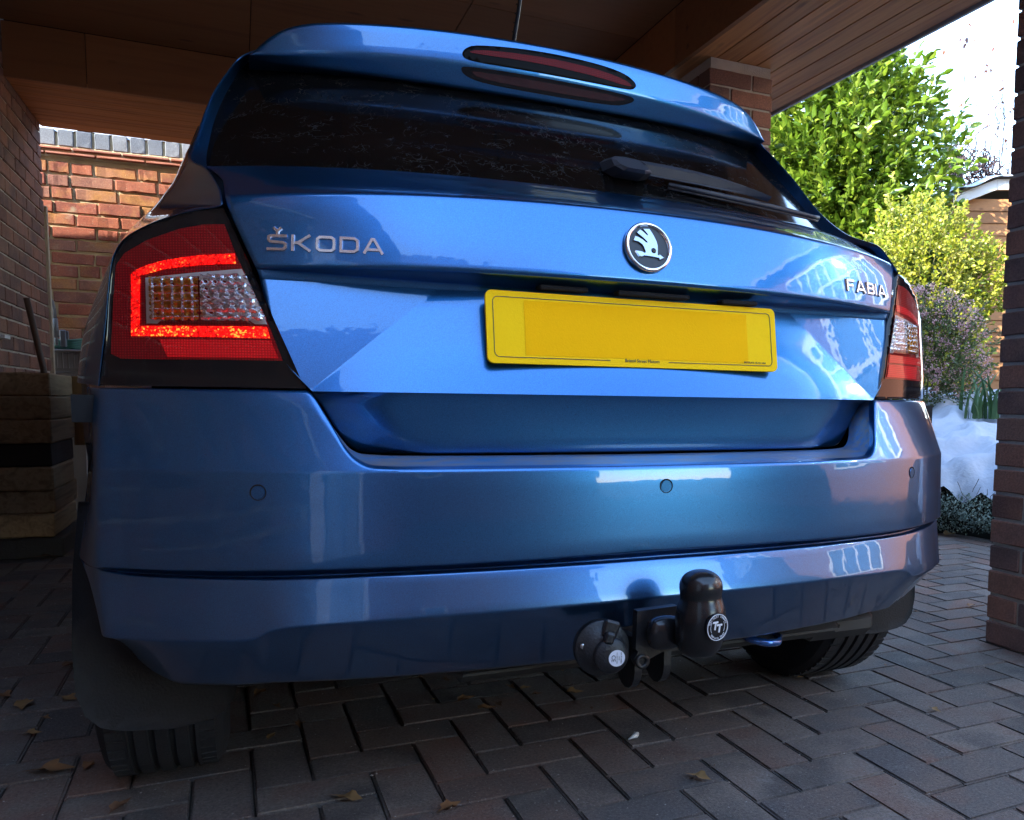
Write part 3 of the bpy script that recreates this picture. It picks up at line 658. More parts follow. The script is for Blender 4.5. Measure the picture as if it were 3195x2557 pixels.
# body sides: quarter panels, pillars, roof edge (rows low to high, columns rear to front)
ROWS = [
 [(.784, .113, .713), (.852, .4, .72), (.866, .65, .72), (.868, 1.2, .72), (.868, 2.4, .72), (.84, 3.2, .70), (.70, 3.8, .66)],
 [(.773, .106, .79), (.840, .4, .80), (.858, .65, .80), (.864, 1.2, .80), (.864, 2.4, .80), (.83, 3.2, .78), (.68, 3.75, .72)],
 [(.759, .107, .896), (.808, .4, .895), (.835, .65, .90), (.85, 1.2, .90), (.85, 2.4, .90), (.81, 3.2, .86), (.66, 3.68, .78)],
 [(.744, .100, .922), (.79, .4, .94), (.815, .65, .95), (.84, 1.2, .95), (.84, 2.4, .94), (.79, 3.1, .90), (.62, 3.6, .81)],
 [(.701, .073, .946), (.765, .4, .985), (.79, .65, 1.0), (.825, 1.2, .99), (.825, 2.4, .97), (.76, 3.0, .925), (.6, 3.55, .83)],
 [(.657, .049, .960), (.745, .4, 1.008), (.765, .65, 1.035), (.80, 1.2, 1.03), (.80, 2.4, 1.0), (.73, 2.95, .94), (.57, 3.5, .84)],
 [(.6145, .026, .9695), (.725, .4, 1.03), (.74, .65, 1.06), (.775, 1.2, 1.07), (.77, 2.3, 1.04), (.70, 2.85, .96), (.54, 3.4, .85)],
 [(.6165, .046, .991), (.71, .4, 1.052), (.72, .65, 1.09), (.755, 1.2, 1.11), (.75, 2.2, 1.09), (.68, 2.75, .98), (.5, 3.3, .86)],
 [(.632, .10, 1.031), (.695, .4, 1.075), (.705, .65, 1.12), (.735, 1.2, 1.15), (.73, 2.1, 1.14), (.66, 2.65, 1.0), (.47, 3.2, .87)],
 [(.659, .245, 1.084), (.680, .4, 1.110), (.695, .65, 1.15), (.715, 1.2, 1.20), (.71, 2.0, 1.19), (.64, 2.55, 1.03), (.44, 3.1, .88)],
 [(.648, .338, 1.155), (.658, .45, 1.165), (.668, .65, 1.20), (.69, 1.2, 1.26), (.685, 1.9, 1.26), (.62, 2.45, 1.07), (.41, 3.0, .89)],
 [(.629, .402, 1.232), (.636, .50, 1.24), (.646, .7, 1.27), (.665, 1.2, 1.33), (.66, 1.8, 1.33), (.60, 2.35, 1.12), (.38, 2.9, .90)],
 [(.605, .446, 1.288), (.614, .53, 1.292), (.626, .75, 1.325), (.64, 1.2, 1.385), (.635, 1.7, 1.385), (.57, 2.2, 1.2), (.35, 2.8, .92)],
 [(.582, .478, 1.330), (.595, .56, 1.345), (.605, .8, 1.375), (.605, 1.2, 1.425), (.60, 1.6, 1.43), (.54, 2.1, 1.27), (.3, 2.7, .94)],
 [(.545, .470, 1.352), (.55, .58, 1.385), (.55, .8, 1.415), (.55, 1.2, 1.45), (.54, 1.6, 1.455), (.48, 2.05, 1.32), (.2, 2.65, .95)],
 [(.30, .475, 1.40), (.30, .6, 1.435), (.30, .85, 1.452), (.30, 1.2, 1.470), (.30, 1.6, 1.472), (.25, 2.05, 1.35), (.1, 2.65, .96)],
 [(0, .465, 1.41), (0, .6, 1.445), (0, .85, 1.46), (0, 1.2, 1.476), (0, 1.6, 1.478), (0, 2.05, 1.36), (0, 2.65, .965)],
]
for i_, r_ in enumerate(ROWS):
    x_, y_, z_ = r_[0]
    if i_ < 9: r_.insert(0, (x_-.003, y_+.025, z_))
    elif i_ == 9: r_.insert(0, (.638, .270, 1.075))
    elif i_ <= 13: zz_ = z_-.004; xx_ = float(xg(zz_))-.004; r_.insert(0, (xx_, yg(zz_+.0045)+crown(xx_)+.004+.20*xx_**4, zz_))
    else: r_.insert(0, (x_*.999, y_-.01, z_-.004))
RA = np.array(ROWS); nr, nc_, _ = RA.shape
uu = np.arange(nc_); vv = np.arange(nr); us = np.concatenate([np.linspace(0, 3, 37), np.linspace(3.2, nc_-1, 18)]); vs = np.linspace(0, nr-1, 97)
T1 = np.stack([np.stack([pchip(uu, RA[i, :, k])(us) for k in range(3)], -1) for i in range(nr)])
T2 = np.stack([np.stack([pchip(vv, T1[:, j, k])(vs) for k in range(3)], -1) for j in range(len(us))], 1)
for sgn in (-1, 1):
    V = (T2*np.array([sgn, 1, 1])).reshape(-1, 3); part("body_side", V, grid_faces(len(vs), len(us), 0, sgn < 0), PAINT, car, True)
    # lower side with wheel arch
    V = []; ys = list(np.linspace(.28, .82, 28))+[.9, 1.3, 1.9, 2.4, 2.55, 2.7, 2.9, 3.1, 3.25, 3.4, 3.6]
    for y in ys:
        zl = .22
        for yc_ in (.48, 2.95):
            if abs(y-yc_) < .335: zl = max(zl, .3+math.sqrt(.335**2-(y-yc_)**2))
        xx = float(np.interp(y, [.28, .4, .6, .9, 2.4, 3.2, 3.6], [.822, .846, .862, .867, .867, .845, .78]))
        for k in range(7): z = zl+(.7215-zl)*k/6; V.append((sgn*(xx-.02*max(0, (.5-z))/.3), y, z))
    part("side_skirt", V, grid_faces(len(ys), 7, 0, sgn > 0), PAINT, car, True)
    # side glass
    V = []
    for y, zb_, zt_, xb_, xt_ in ((.95, 1.12, 1.33, .745, .662), (1.4, 1.09, 1.36, .76, .65), (2.0, 1.07, 1.31, .765, .67), (2.35, 1.05, 1.12, .76, .72)):
        for k in range(4): V.append((sgn*(xb_+(xt_-xb_)*k/3+.006), y, zb_+(zt_-zb_)*k/3))
    part("side_window", V, grid_faces(4, 4, 0, sgn > 0), GLASS, car, True)
# black shell added to darken the panel gaps and block light; floor pan
V = []
for z in np.linspace(.60, 1.0, 8):
    for x0_ in np.linspace(-1, 1, 41):
        x = x0_*(.72 if z < .88 else .72-(z-.88)*1.2)
        V.append((x, crown(x)+(.0 if z < .9 else (z-.9)*1.0)-.012, z))
part("gap_blackout", V, grid_faces(8, 41), VOID, car, True)
m = MB(); m.box(-.60, .60, .08, 3.4, .30, .36); m.box(-.45, .45, -.04, .1, .31, .36); m.box(-.60, .60, .10, .14, .3, .62); m.box(-.84, -.60, .85, 3.4, .25, .5); m.box(.60, .84, .85, 3.4, .25, .5)
m.box(-.60, -.585, .1, .85, .25, .7); m.box(.585, .60, .1, .85, .25, .7); m.box(-.82, -.6, .12, .9, .66, .70); m.box(.6, .82, .12, .9, .66, .70); m.obj("underbody", VOID, car)

# polygons laid on the curved rear surface
def surf_poly(outline, f, off=0.0, step=.008, rim=.0, closed_smooth=False):
    pts = []
    n = len(outline)
    for i in range(n):
        a = np.array(outline[i]); b = np.array(outline[(i+1) % n]); k = max(1, int(np.linalg.norm(b-a)/step))
        for j in range(k): pts.append(a+(b-a)*j/k)
    nb = len(pts); P = np.array(pts); x0, z0 = P.min(0); x1, z1 = P.max(0)
    def inside(x, z):
        c = False; j = nb-1
        for i in range(nb):
            if (P[i, 1] > z) != (P[j, 1] > z) and x < (P[j, 0]-P[i, 0])*(z-P[i, 1])/(P[j, 1]-P[i, 1])+P[i, 0]: c = not c
            j = i
        return c
    inner = []
    for x in np.arange(x0+step*.5, x1, step):
        for z in np.arange(z0+step*.5, z1, step):
            if inside(x, z) and np.min(np.sum((P-[x, z])**2, 1)) > (step*.45)**2: inner.append((x, z))
    vs2 = [Vector(p) for p in pts]+[Vector(p) for p in inner]
    r = delaunay_2d_cdt(vs2, [(i, (i+1) % nb) for i in range(nb)], [], 1, 1e-7)
    V = [(v.x, f(v.x, v.y)-off, v.y) for v in r[0]]; Fc = [tuple(q) for q in r[2]]
    out = []
    for q in Fc:
        a, b, c = [np.array(V[i]) for i in q[:3]]
        nrm = np.cross(b-a, c-a); out.append(q if nrm[1] < 0 else q[::-1])
    if rim:
        nV = len(V); bi = [i for i in range(len(V))]; key = {}
        for i, v in enumerate(V): key[(round(v[0], 6), round(v[2], 6))] = i
        ring = [key.get((round(float(p[0]), 6), round(float(p[1]), 6))) for p in pts]
        ring = [q for q in ring if q is not None]; k = len(ring)
        for q in ring: V.append((V[q][0], V[q][1]+rim, V[q][2]))
        for i in range(k):
            a, b = ring[i], ring[(i+1) % k]; out.append((a, b, nV+(i+1) % k, nV+i))
    return V, out
def mirx(o): return [(-x, z) for x, z in o]
def f_lamp(x, z): return -.105+max(0, z-.76)*.122+crown(x)
def chaikin(o, n=2, closed=True):
    for _ in range(n):
        q = []
        for i in range(len(o)):
            a, b = np.array(o[i]), np.array(o[(i+1) % len(o)]); q += [tuple(a*.75+b*.25), tuple(a*.25+b*.75)]
        o = q
    return o
RED = lens_mat("red_lens", (.21, .004, .006)); REDG = lens_mat("glowing_red_lens", (.30, .004, .006), emis=.06); REDR = lens_mat("bright_red_lens", (.55, .008, .012), emis=.02)
LED = led_mat()
FRAME = simple("translucent_lens_frame", (.50, .42, .38), .3, coat=1)
def reflector_mat():
    m, nt, p = new_mat("moulded_reflector"); L = nt.links.new; tc = N(nt, 'ShaderNodeTexCoord')
    p.inputs['Metallic'].default_value = .85; p.inputs['Roughness'].default_value = .12; p.inputs['Base Color'].default_value = (.80, .82, .86, 1)
    return m
REFL = reflector_mat(); AMBER = simple("amber_reflector", (.62, .26, .03), .15, metal=.6); 
lamp_out = [(.782, .7135), (.5125, .7125), (.519, .724), (.550, .803), (.578, .878), (.599, .931), (.6125, .964), (.637, .963), (.669, .956), (.701, .944), (.727, .932), (.743, .920), (.757, .896), (.762, .872), (.766, .837), (.771, .779)]
lens = [(.612, .941), (.599, .900), (.590, .878), (.560, .803), (.5425, .751), (.704, .751), (.752, .752), (.765, .759), (.7605, .825), (.755, .885), (.743, .902), (.712, .920), (.669, .935), (.64, .9405)]
led_p = [(.600, .900), (.649, .897), (.692, .890), (.713, .884), (.729, .877), (.735, .872), (.737, .784), (.558, .782), (.562, .798), (.725, .798), (.723, .869), (.692, .878), (.650, .883), (.599, .886)]
clear_p = [(.716, .866), (.65, .873), (.5915, .8785), (.561, .8015), (.716, .8015)]
fog_p = [(.70, .779), (.557, .779), (.548, .754), (.69, .754)]
for sgn in (-1, 1):
    mm = (lambda o: mirx(o)) if sgn < 0 else (lambda o: o)
    lab = "left tail light, its C-shaped light guide glowing red" if sgn < 0 else "right tail light, seen at a slant"
    V, F = surf_poly(mm(lamp_out), f_lamp, -.001, .008, .03); part("tail_light", V, F, GLOSSBLK, car, True, label=lab)
    tl = [o for o in car.children if o.name.startswith("tail_light")][-1]
    V, F = surf_poly(mm(lens), f_lamp, .0006, .008); part("red_lens", V, F, RED, tl, True)
    V, F = surf_poly(mm(led_p), f_lamp, .0020, .006); part("light_guide", V, F, LED if sgn < 0 else REDR, tl, True)
    V, F = surf_poly(mm(fog_p), f_lamp, .0022, .008); part("fog_lens", V, F, REDG if sgn < 0 else REDR, tl, True)
    # frame round the clear window (a ring), moulded reflectors behind, clear cover on top
    cpz = np.array(mm(clear_p)); cc = cpz.mean(0); inn = cc+(cpz-cc)*np.array([.90, .82])
    V = []; F = []
    for q in cpz: V.append((q[0], f_lamp(q[0], q[1])-.0026, q[1]))
    for q in inn: V.append((q[0], f_lamp(q[0], q[1])-.0026, q[1]))
    F = [(i, (i+1) % 5, 5+(i+1) % 5, 5+i) for i in range(5)]; part("lens_frame", V, F, FRAME, tl)
    for half_i in (0, 1):
        xa, xb = (.712, .648) if half_i == 0 else (.646, .572); V = []; nx, nz = 41, 41
        for i in range(nx):
            for j in range(nz):
                t, v = i/(nx-1), j/(nz-1); z = .806+(.868+.004*half_i-.806)*v
                xr = xb+(.0 if half_i == 0 else -.011+ .0265*v) ; xl_ = xa
                x = xl_+(xr-xl_)*t
                dx = (t-.5)*2; dz = (v-.36)*2.2; bulb = math.exp(-(dx*dx*3.2+dz*dz*6))*.010
                rid = .0035*abs(math.sin(v*math.pi*6))+.0028*abs(math.sin(t*math.pi*5+v*1.5))+.0016*math.sin(t*37+v*11)*math.sin(v*29)
                V.append((sgn*x, f_lamp(x, z)-.0028-rid-.5*bulb+.004, z))
        mat_ = AMBER if half_i == 0 else REFL
        part("amber_reflector" if half_i == 0 else "clear_reflector", V, grid_faces(nx, nz, 0, sgn > 0), [mat_, REFL], tl, True, fidx=[(1 if (half_i == 0 and ((q//40) % 8 in (2, 3) or (q % 40) % 7 == 3)) else 0) for q in range(40*40)])
    V, F = surf_poly(mm(clear_p), f_lamp, .0105, .01); part("clear_cover", V, F, CLEAR, tl, True)
# high brake light in the spoiler
hml = chaikin([(-.189, 1.366), (-.183, 1.379), (-.161, 1.390), (-.045, 1.3995), (.08, 1.3985), (.157, 1.3905), (.187, 1.374), (.184, 1.3615), (.165, 1.3565), (.08, 1.3565), (-.079, 1.3565), (-.177, 1.3565)], 2)
def f_sp(x, z):
    b, c_ = float(zf(abs(x))), float(zt(abs(x))); t = (z-b)/(c_-b); return .358+.004*t+crown(x)
V, F = surf_poly(hml, f_sp, .0012, .008, .01); part("brake_light", V, F, simple("brake_light_surround", (.004, .004, .0045), .45, spec=.08), spoiler, True)
hr = chaikin([(-.176, 1.374), (-.155, 1.381), (-.045, 1.3885), (.08, 1.387), (.155, 1.377), (.178, 1.366), (.165, 1.363), (.08, 1.371), (-.045, 1.375), (-.165, 1.3715)], 2)
HR = lens_mat("brake_light_lens", (.13, .003, .004), emis=0, coat=.12)
V, F = surf_poly(hr, f_sp, .0022, .007); part("brake_lens", V, F, HR, spoiler, True)
def f_un(x, z):
    a, b = float(zg_(abs(x))), float(zf(abs(x))); t = (z-a)/(b-a); return .376-.018*t+crown(x)
hl = chaikin([(-.191, 1.342), (-.181, 1.3465), (-.079, 1.3485), (.09, 1.3480), (.175, 1.3455), (.186, 1.339), (.17, 1.330), (.137, 1.322), (-.01, 1.3195), (-.145, 1.322), (-.183, 1.331)], 2)
V, F = surf_poly(hl, f_un, .0012, .007); part("lower_dark_patch", V, F, GLOSSBLK, spoiler, True)  # dark rounded patch on the spoiler underside, a smaller dark red one on it
hl2 = [(x*.88, 1.334+(z-1.334)*.5) for x, z in hl]
V, F = surf_poly(hl2, f_un, .0022, .007); part("lower_red_patch", V, F, simple("dark_red_gloss", (.03, .003, .004), .2, coat=1), spoiler, True)

# number plate
ptilt = math.atan(.15); PM = Matrix.Translation((0, -.0715, .8105)) @ Matrix.Rotation(-ptilt, 4, 'X')
def rrect(w, h, r, n=6):
    o = []
    for cx, cz, a0 in ((w/2-r, h/2-r, 0), (-w/2+r, h/2-r, 90), (-w/2+r, -h/2+r, 180), (w/2-r, -h/2+r, 270)):
        for k in range(n+1): a = R_(a0+90*k/n); o.append((cx+r*math.cos(a), cz+r*math.sin(a)))
    return o
def slab(outline, t, Mx, y0=0):
    n = len(outline); m = MB(); V = [Mx @ Vector((x, y0, z)) for x, z in outline]+[Mx @ Vector((x, y0+t, z)) for x, z in outline]
    m.add(V, [tuple(range(n)), tuple(range(2*n-1, n-1, -1))]+[(i, n+i, n+(i+1) % n, (i+1) % n) for i in range(n)]); return m
def yel(name, c, r): 
    m = simple(name, c, r, bump=.15, bscale=400, var=.06, vscale=260, spec=.12); return m
YEL = yel("yellow_reflective_plate", (1.0, .58, .0), .6); YEL2 = yel("amber_blanking", (1.0, .48, .0), .8)
slab(rrect(.52, .111, .010), .006, PM).obj("number_plate", YEL, tailgate)
npl = None
m = slab(rrect(.40, .084, .001, 1), .0004, PM, -.0006); m.obj("plate_blanking", YEL2, tailgate)  # flat amber patch standing in for blanked-out characters, not a plate layer
INK = simple("black_print", (.012, .011, .010), .5)
def ribbon(path, w, h, Mx, closed=False, bev=.3, mitre=True):
    """raised stroke following a 2D path in the local xz plane, facing -y"""
    P = [np.array(p, float) for p in path]; n = len(P); V = []; F = []
    for i in range(n):
        a = P[(i-1) % n] if (closed or i > 0) else None; b = P[(i+1) % n] if (closed or i < n-1) else None
        d1 = (P[i]-a) if a is not None else (b-P[i]); d2 = (b-P[i]) if b is not None else d1
        d1 = d1/np.linalg.norm(d1); d2 = d2/np.linalg.norm(d2); n1 = np.array([-d1[1], d1[0]]); n2 = np.array([-d2[1], d2[0]]); nn = n1+n2; nn = nn/np.linalg.norm(nn); k = 1/max(.45, nn.dot(n1))
        for o_, y in ((w/2, 0), (w/2*(1-bev), -h), (-w/2*(1-bev), -h), (-w/2, 0)):
            q = P[i]+nn*k*o_; V.append(Mx @ Vector((q[0], y, q[1])))
    for i in range(n if closed else n-1):
        j = (i+1) % n
        for k in range(3): F.append((i*4+k, i*4+k+1, j*4+k+1, j*4+k))
    if not closed: F += [(0, 1, 2, 3), ((n-1)*4+3, (n-1)*4+2, (n-1)*4+1, (n-1)*4)]
    return V, F
bo = rrect(.498, .092, .008)
# border broken at bottom middle for the dealer's name
bo2 = [(-.040-.0, -.046)]+[(p[0], p[1]) for p in (bo[14:]+bo[:14])]
k0 = [i for i, p in enumerate(bo) if p[0] > 0 and p[1] < 0][0]
seq = bo[21:28]+bo[0:21]
seq = [(.045, -.046)]+bo[21:28]+bo[0:21]+[(-.045-.015, -.046)]
V, F = ribbon(seq, .0011, .0008, PM, False, .1); part("plate_border", V, F, INK, tailgate)
def text(body, size, Mx, name, mat, parent, align='CENTER', extrude=.0002, sx=1.0, bold=0):
    cu = bpy.data.curves.new(name, 'FONT'); cu.body = body; cu.size = size; cu.align_x = align; cu.align_y = 'CENTER'; cu.extrude = extrude; cu.offset = bold
    o = bpy.data.objects.new("tmp", cu); link(o); dg = bpy.context.evaluated_depsgraph_get(); me = bpy.data.meshes.new_from_object(o.evaluated_get(dg)); bpy.data.objects.remove(o)
    me.transform(Mx @ Matrix.Rotation(R_(90), 4, 'X') @ Matrix.Diagonal((sx, 1, 1, 1))); me.materials.clear(); me.materials.append(mat); me.name = name
    return add(name, me, parent)
text("Bristol Street Motors", .0072, PM @ Matrix.Translation((-.003, -.0009, -.0455)), "plate_text", INK, tailgate)
text("01332 7941", .0028, PM @ Matrix.Translation((-.003, -.0009, -.0505)), "plate_text", INK, tailgate) if False else None
text("BESTPLATE  BS AU 145d", .0042, PM @ Matrix.Translation((.213, -.0009, -.0415)), "plate_text", INK, tailgate)

# raised chrome letters
def letter_strokes(ch):
    w = 1.25
    if ch == 'S': return [([(w, .91), (.22, .91), (.10, .85), (.09, .68), (.20, .56), (1.02, .50), (1.16, .42), (1.16, .20), (1.04, .09), (.0, .09)], False)]
    if ch == 'K': return [([(.10, 0), (.10, 1)], False), ([(1.18, 1.0), (.42, .52), (1.22, 0)], False), ([(.12, .50), (.45, .52)], False)]
    if ch == 'O': return [([(.28, .91), (.98, .91), (1.14, .80), (1.16, .5), (1.14, .20), (.98, .09), (.28, .09), (.12, .20), (.10, .5), (.12, .80)], True)]
    if ch == 'D': return [([(.10, .91), (.92, .91), (1.12, .78), (1.14, .5), (1.12, .22), (.92, .09), (.10, .09)], True)]
    if ch == 'A': return [([(.08, 0), (.58, .91), (.72, .91), (1.25, 0)], False), ([(.26, .26), (1.06, .26)], False)]
    if ch == 'F': return [([(.10, 0), (.10, .91), (1.0, .91)], False), ([(.14, .50), (.85, .50)], False)]
    if ch == 'B': return [([(.10, .09), (.10, .91), (.80, .91), (.92, .80), (.92, .62), (.80, .52), (.95, .42), (.98, .20), (.86, .09)], True), ([(.14, .51), (.80, .51)], False)]
    if ch == 'I': return [([(.10, 0), (.10, 1)], False)]
    if ch == 'v': return [([(.38, 1.42), (.62, 1.20), (.88, 1.42)], False), ([(.62, 1.0), (.62, 1.2)], False)]
def badge(word, x0, x1, zc, h, yc_, hh, sw=.20, spaces=None):
    W = {'S': 1.25, 'K': 1.28, 'O': 1.26, 'D': 1.24, 'A': 1.33, 'F': 1.0, 'B': 1.05, 'I': .2}; tot = sum(W[c] for c in word)+.17*(len(word)-1)
    kx = (x1-x0)/tot; cur = 0
    for i, ch in enumerate(word):
        x = x0+cur*kx; xm = x+W[ch]*kx/2; slope = (crown(xm+.005)-crown(xm-.005))/.01
        Mx = Matrix.Translation((x, yc_+crown(xm)-.0008, zc-h/2)) @ Matrix.Rotation(math.atan(slope), 4, 'Z') @ Matrix.Translation((-(W[ch]*kx/2)*0, 0, 0))
        Mx = Matrix.Translation((xm, yc_+crown(xm)+.0005, zc-h/2)) @ Matrix.Rotation(math.atan(slope), 4, 'Z') @ Matrix.Rotation(R_(-10), 4, 'X') @ Matrix.Translation((-W[ch]*kx/2, 0, 0))
        m = MB()
        for si, (path, cl) in enumerate(letter_strokes(ch)+(letter_strokes('v') if (word == 'SKODA' and i == 0) else [])):
            V, F = ribbon([(px*kx, pz*h) for px, pz in path], sw*h*.95, hh-.0003*si, Mx, cl, .45); m.add(V, F)
        m.obj("badge_letter", DCHROME, tailgate)
        cur += W[ch]+.17
badge("SKODA", -.559, -.405, .9165, .0235, -.0870, .0036, .30)
badge("FABIA", .4285, .5565, .9205, .0225, -.0870, .0036, .30)
# round emblem
EM = Matrix.Translation((.001, -.0825, .9455)) @ Matrix.Rotation(R_(-13), 4, 'X') @ Matrix.Rotation(R_(90), 4, 'X')
ER = .0415
m = MB(); m.lathe([(ER, 0), (ER, .004), (ER-.001, .0065), (ER-.003, .0078), (ER-.0058, .0072), (ER-.0072, .0035)], EM, 64); m.obj("emblem_ring", CHROME, tailgate, True)
m = MB(); m.lathe([(0.0001, .0030), (.02, .0030), (ER-.0065, .0030)], EM, 48); m.obj("emblem_disc", simple("emblem_black", (.010, .010, .012), .35), tailgate, True)
def feather(pts, h0=.0032, h1=.0062):
    n = len(pts); c0 = np.mean(pts, 0); m = MB()
    V = [EM @ Vector((x, z, h0)) for x, z in pts]+[EM @ Vector((x+(c0[0]-x)*.06, z+(c0[1]-z)*.06, h1)) for x, z in pts]
    return V, [tuple(range(n, 2*n))]+[(i, (i+1) % n, n+(i+1) % n, n+i) for i in range(n)]
def epx(l):  # emblem artwork drawn on a 1000-unit sheet
    return [((x-1035)/(1560-505)*2*.0365/1.0*1.0, -(y-870)/(1440-300)*2*.0365) for x, y in l]
wing = epx([(640, 740), (680, 625), (760, 640), (880, 700), (960, 770), (1010, 770), (990, 730), (900, 640), (740, 515), (830, 430), (900, 470), (1000, 560), (1040, 570), (1020, 520), (920, 400), (1090, 385), (1180, 540), (1250, 700), (1275, 830), (1265, 960), (1250, 1090), (1300, 1100), (1305, 1070), (1420, 1150), (1300, 1205), (1295, 1165), (1100, 1140), (880, 1130), (830, 1160), (760, 1155), (665, 1020), (820, 1030), (915, 1070), (935, 1020), (900, 900), (860, 830), (760, 760)])
V, F = feather(wing); part("emblem_wing", V, F, simple("brushed_chrome", (.42, .44, .48), .22, metal=1), tailgate)
m = MB(); m.lathe([(.0001, .0068), (.0042, .0068), (.0046, .0060)], EM @ Matrix.Translation((*epx([(1143, 970)])[0], 0)), 20); m.obj("emblem_eye", GLOSSBLK, tailgate, True)

# parking sensors
for x in (-.580, 0.0, .580):
    sl = (crown(abs(x)+.005)-crown(abs(x)-.005))/.01 if x else 0; sl *= (1 if x >= 0 else -1)
    SM = Matrix.Translation((x, -.1645+crown(x), .5705)) @ Matrix.Rotation(math.atan(sl), 4, 'Z') @ Matrix.Rotation(R_(90), 4, 'X')
    m = MB(); m.lathe([(.0114, -.003), (.0112, .0004), (.0110, .0006), (.0090, -.0010)], SM, 32); m.obj("sensor_ring", VOID, bumper, False)
    m = MB(); m.lathe([(.0001, .0005), (.0084, .0005), (.0090, -.0004)], SM, 32); m.obj("parking_sensor", PAINT, bumper, False)

# wiper
WY = lambda x, z, o=.03: yg(z)+crown(x)-o
wp = MB()
capx = [(.030, 1.128, .0), (.034, 1.150, .0), (.05, 1.162, .0), (.075, 1.165, .0), (.115, 1.160, 0), (.118, 1.122, 0), (.095, 1.114, 0), (.045, 1.116, 0)]
n = len(capx); V = [(x, WY(x, z, .004), z) for x, z, _ in capx]+[(x+(.074-x)*.16, WY(x, z, .045), z+(1.138-z)*.16) for x, z, _ in capx]+[(x+(.074-x)*.35, WY(x, z, .052), z+(1.138-z)*.35) for x, z, _ in capx]
F = [tuple(range(2*n, 3*n))]+[(i, (i+1) % n, n+(i+1) % n, n+i) for i in range(n)]+[(n+i, n+(i+1) % n, 2*n+(i+1) % n, 2*n+i) for i in range(n)]
WBLK = simple("wiper_black", (.034, .035, .042), .5, spec=.4, bump=.15, bscale=300)
part("wiper", V, F, WBLK, car, False, label="black rear wiper resting across the dusty rear window"); wiper = [o for o in car.children if o.name == "wiper"][0]
A = [(.105, 1.159, 1.124), (.16, 1.158, 1.121), (.22, 1.155, 1.119), (.28, 1.149, 1.116), (.33, 1.139, 1.114), (.365, 1.127, 1.109), (.385, 1.118, 1.106)]
V = []
for x, zt_, zb_ in A:
    zm = (zt_+zb_)/2
    V += [(x, WY(x, zb_, .030), zb_), (x, WY(x, zm, .046), zb_+.004), (x, WY(x, zm, .050), zm+.002), (x, WY(x, zt_, .046), zt_-.003), (x, WY(x, zt_, .034), zt_)]
part("wiper_arm", V, grid_faces(len(A), 5)+[(0, 1, 2, 3, 4), tuple(len(V)-5+k for k in range(5))[::-1]], WBLK, wiper, False)
m = MB(); bl = [(.155, 1.112), (.25, 1.106), (.35, 1.1015), (.45, 1.0995), (.535, 1.1005), (.553, 1.102)]
m.tube([(x, WY(x, z, .018), z) for x, z in bl], [.004, .005, .0055, .005, .004, .0045], 6); m.tube([(x, WY(x, z-.006, .008), z-.006) for x, z in bl], .003, 5); m.obj("wiper_blade", WBLK, wiper, True)

# antenna
m = MB(); m.tube([(0, .70, 1.462), (0, .655, 1.50), (0, .60, 1.578), (0, .52, 1.73), (0, .48, 1.81)], [.008, .0052, .0048, .004, .003], 8)
for i in range(14):
    t = i/13; p = Vector((0, .65-.13*t, 1.51+.21*t)); m.tube([p+Vector((0, .0006, -.001)), p+Vector((0, -.0012, .0018))], .0062-.001*t, 8)
m.obj("antenna", BLK, car, True)

# mudflaps, wheels
fl = [(-.822, .54), (-.836, .43), (-.842, .314), (-.839, .245), (-.828, .208), (-.807, .188), (-.779, .180), (-.71, .175), (-.66, .180), (-.635, .192), (-.619, .212), (-.612, .24), (-.61, .34), (-.70, .42), (-.79, .54)]
for sgn in (-1, 1):
    oo = fl if sgn < 0 else [(-x, z+.004) for x, z in fl[::-1]]
    V, F = surf_poly(oo, lambda x, z: .150+.10*max(0, abs(x)-.74)+.012*math.sin((z-.17)*9), 0, .02, .008); part("mudflap", V, F, FLAP, car, True)
def wheel(sx, yy):
    cx = sx*.732; t = MB(); Rr = .300; MX = Matrix.Translation((cx, yy, Rr-.003)) @ Matrix.Rotation(R_(90), 4, 'Y')
    pr = [(.195, -.085), (.215, -.095), (.255, -.100), (.283, -.092), (.2955, -.080), (.2985, -.060)]
    for gx in (-.045, -.015, .015, .045):
        pr += [(.3003, gx-.0055), (.2935, gx-.0042), (.2935, gx+.0042), (.3003, gx+.0055)]
    pr += [(.2985, .060), (.2955, .080), (.283, .092), (.255, .100), (.215, .095), (.195, .085)]
    t.lathe(pr, MX, 150)
    # sipes: thin raised shoulder blocks round the tread
    for k in range(72):
        a = 2*math.pi*k/72
        for s_ in (-1, 1):
            B = MX @ Matrix.Rotation(a, 4, 'Z') @ Matrix.Translation((.2975, 0, s_*.068))
            t.box(-.002, .0022, -.0098, .0098, -.012, .012, M=B)
    t.obj("wheel", RUBBER, car, False); wo = [o for o in car.children if o.name.startswith("wheel")][-1]
    r = MB(); r.lathe([(.195, -.085), (.185, -.07), (.18, .0), (.10, .01), (.06, .03), (.0001, .03)], MX @ Matrix.Rotation(math.pi if sx < 0 else 0, 4, 'X'), 40); r.lathe([(.195, .085), (.188, .07), (.18, .05), (.16, .06)], MX @ Matrix.Rotation(math.pi if sx < 0 else 0, 4, 'X'), 40); r.obj("rim", simple("wheel_metal", (.12, .12, .13), .5, metal=.6), wo, True)
for sx in (-1, 1):
    wheel(sx, .485)
for sx in (-1, 1): wheel(sx, 2.95)

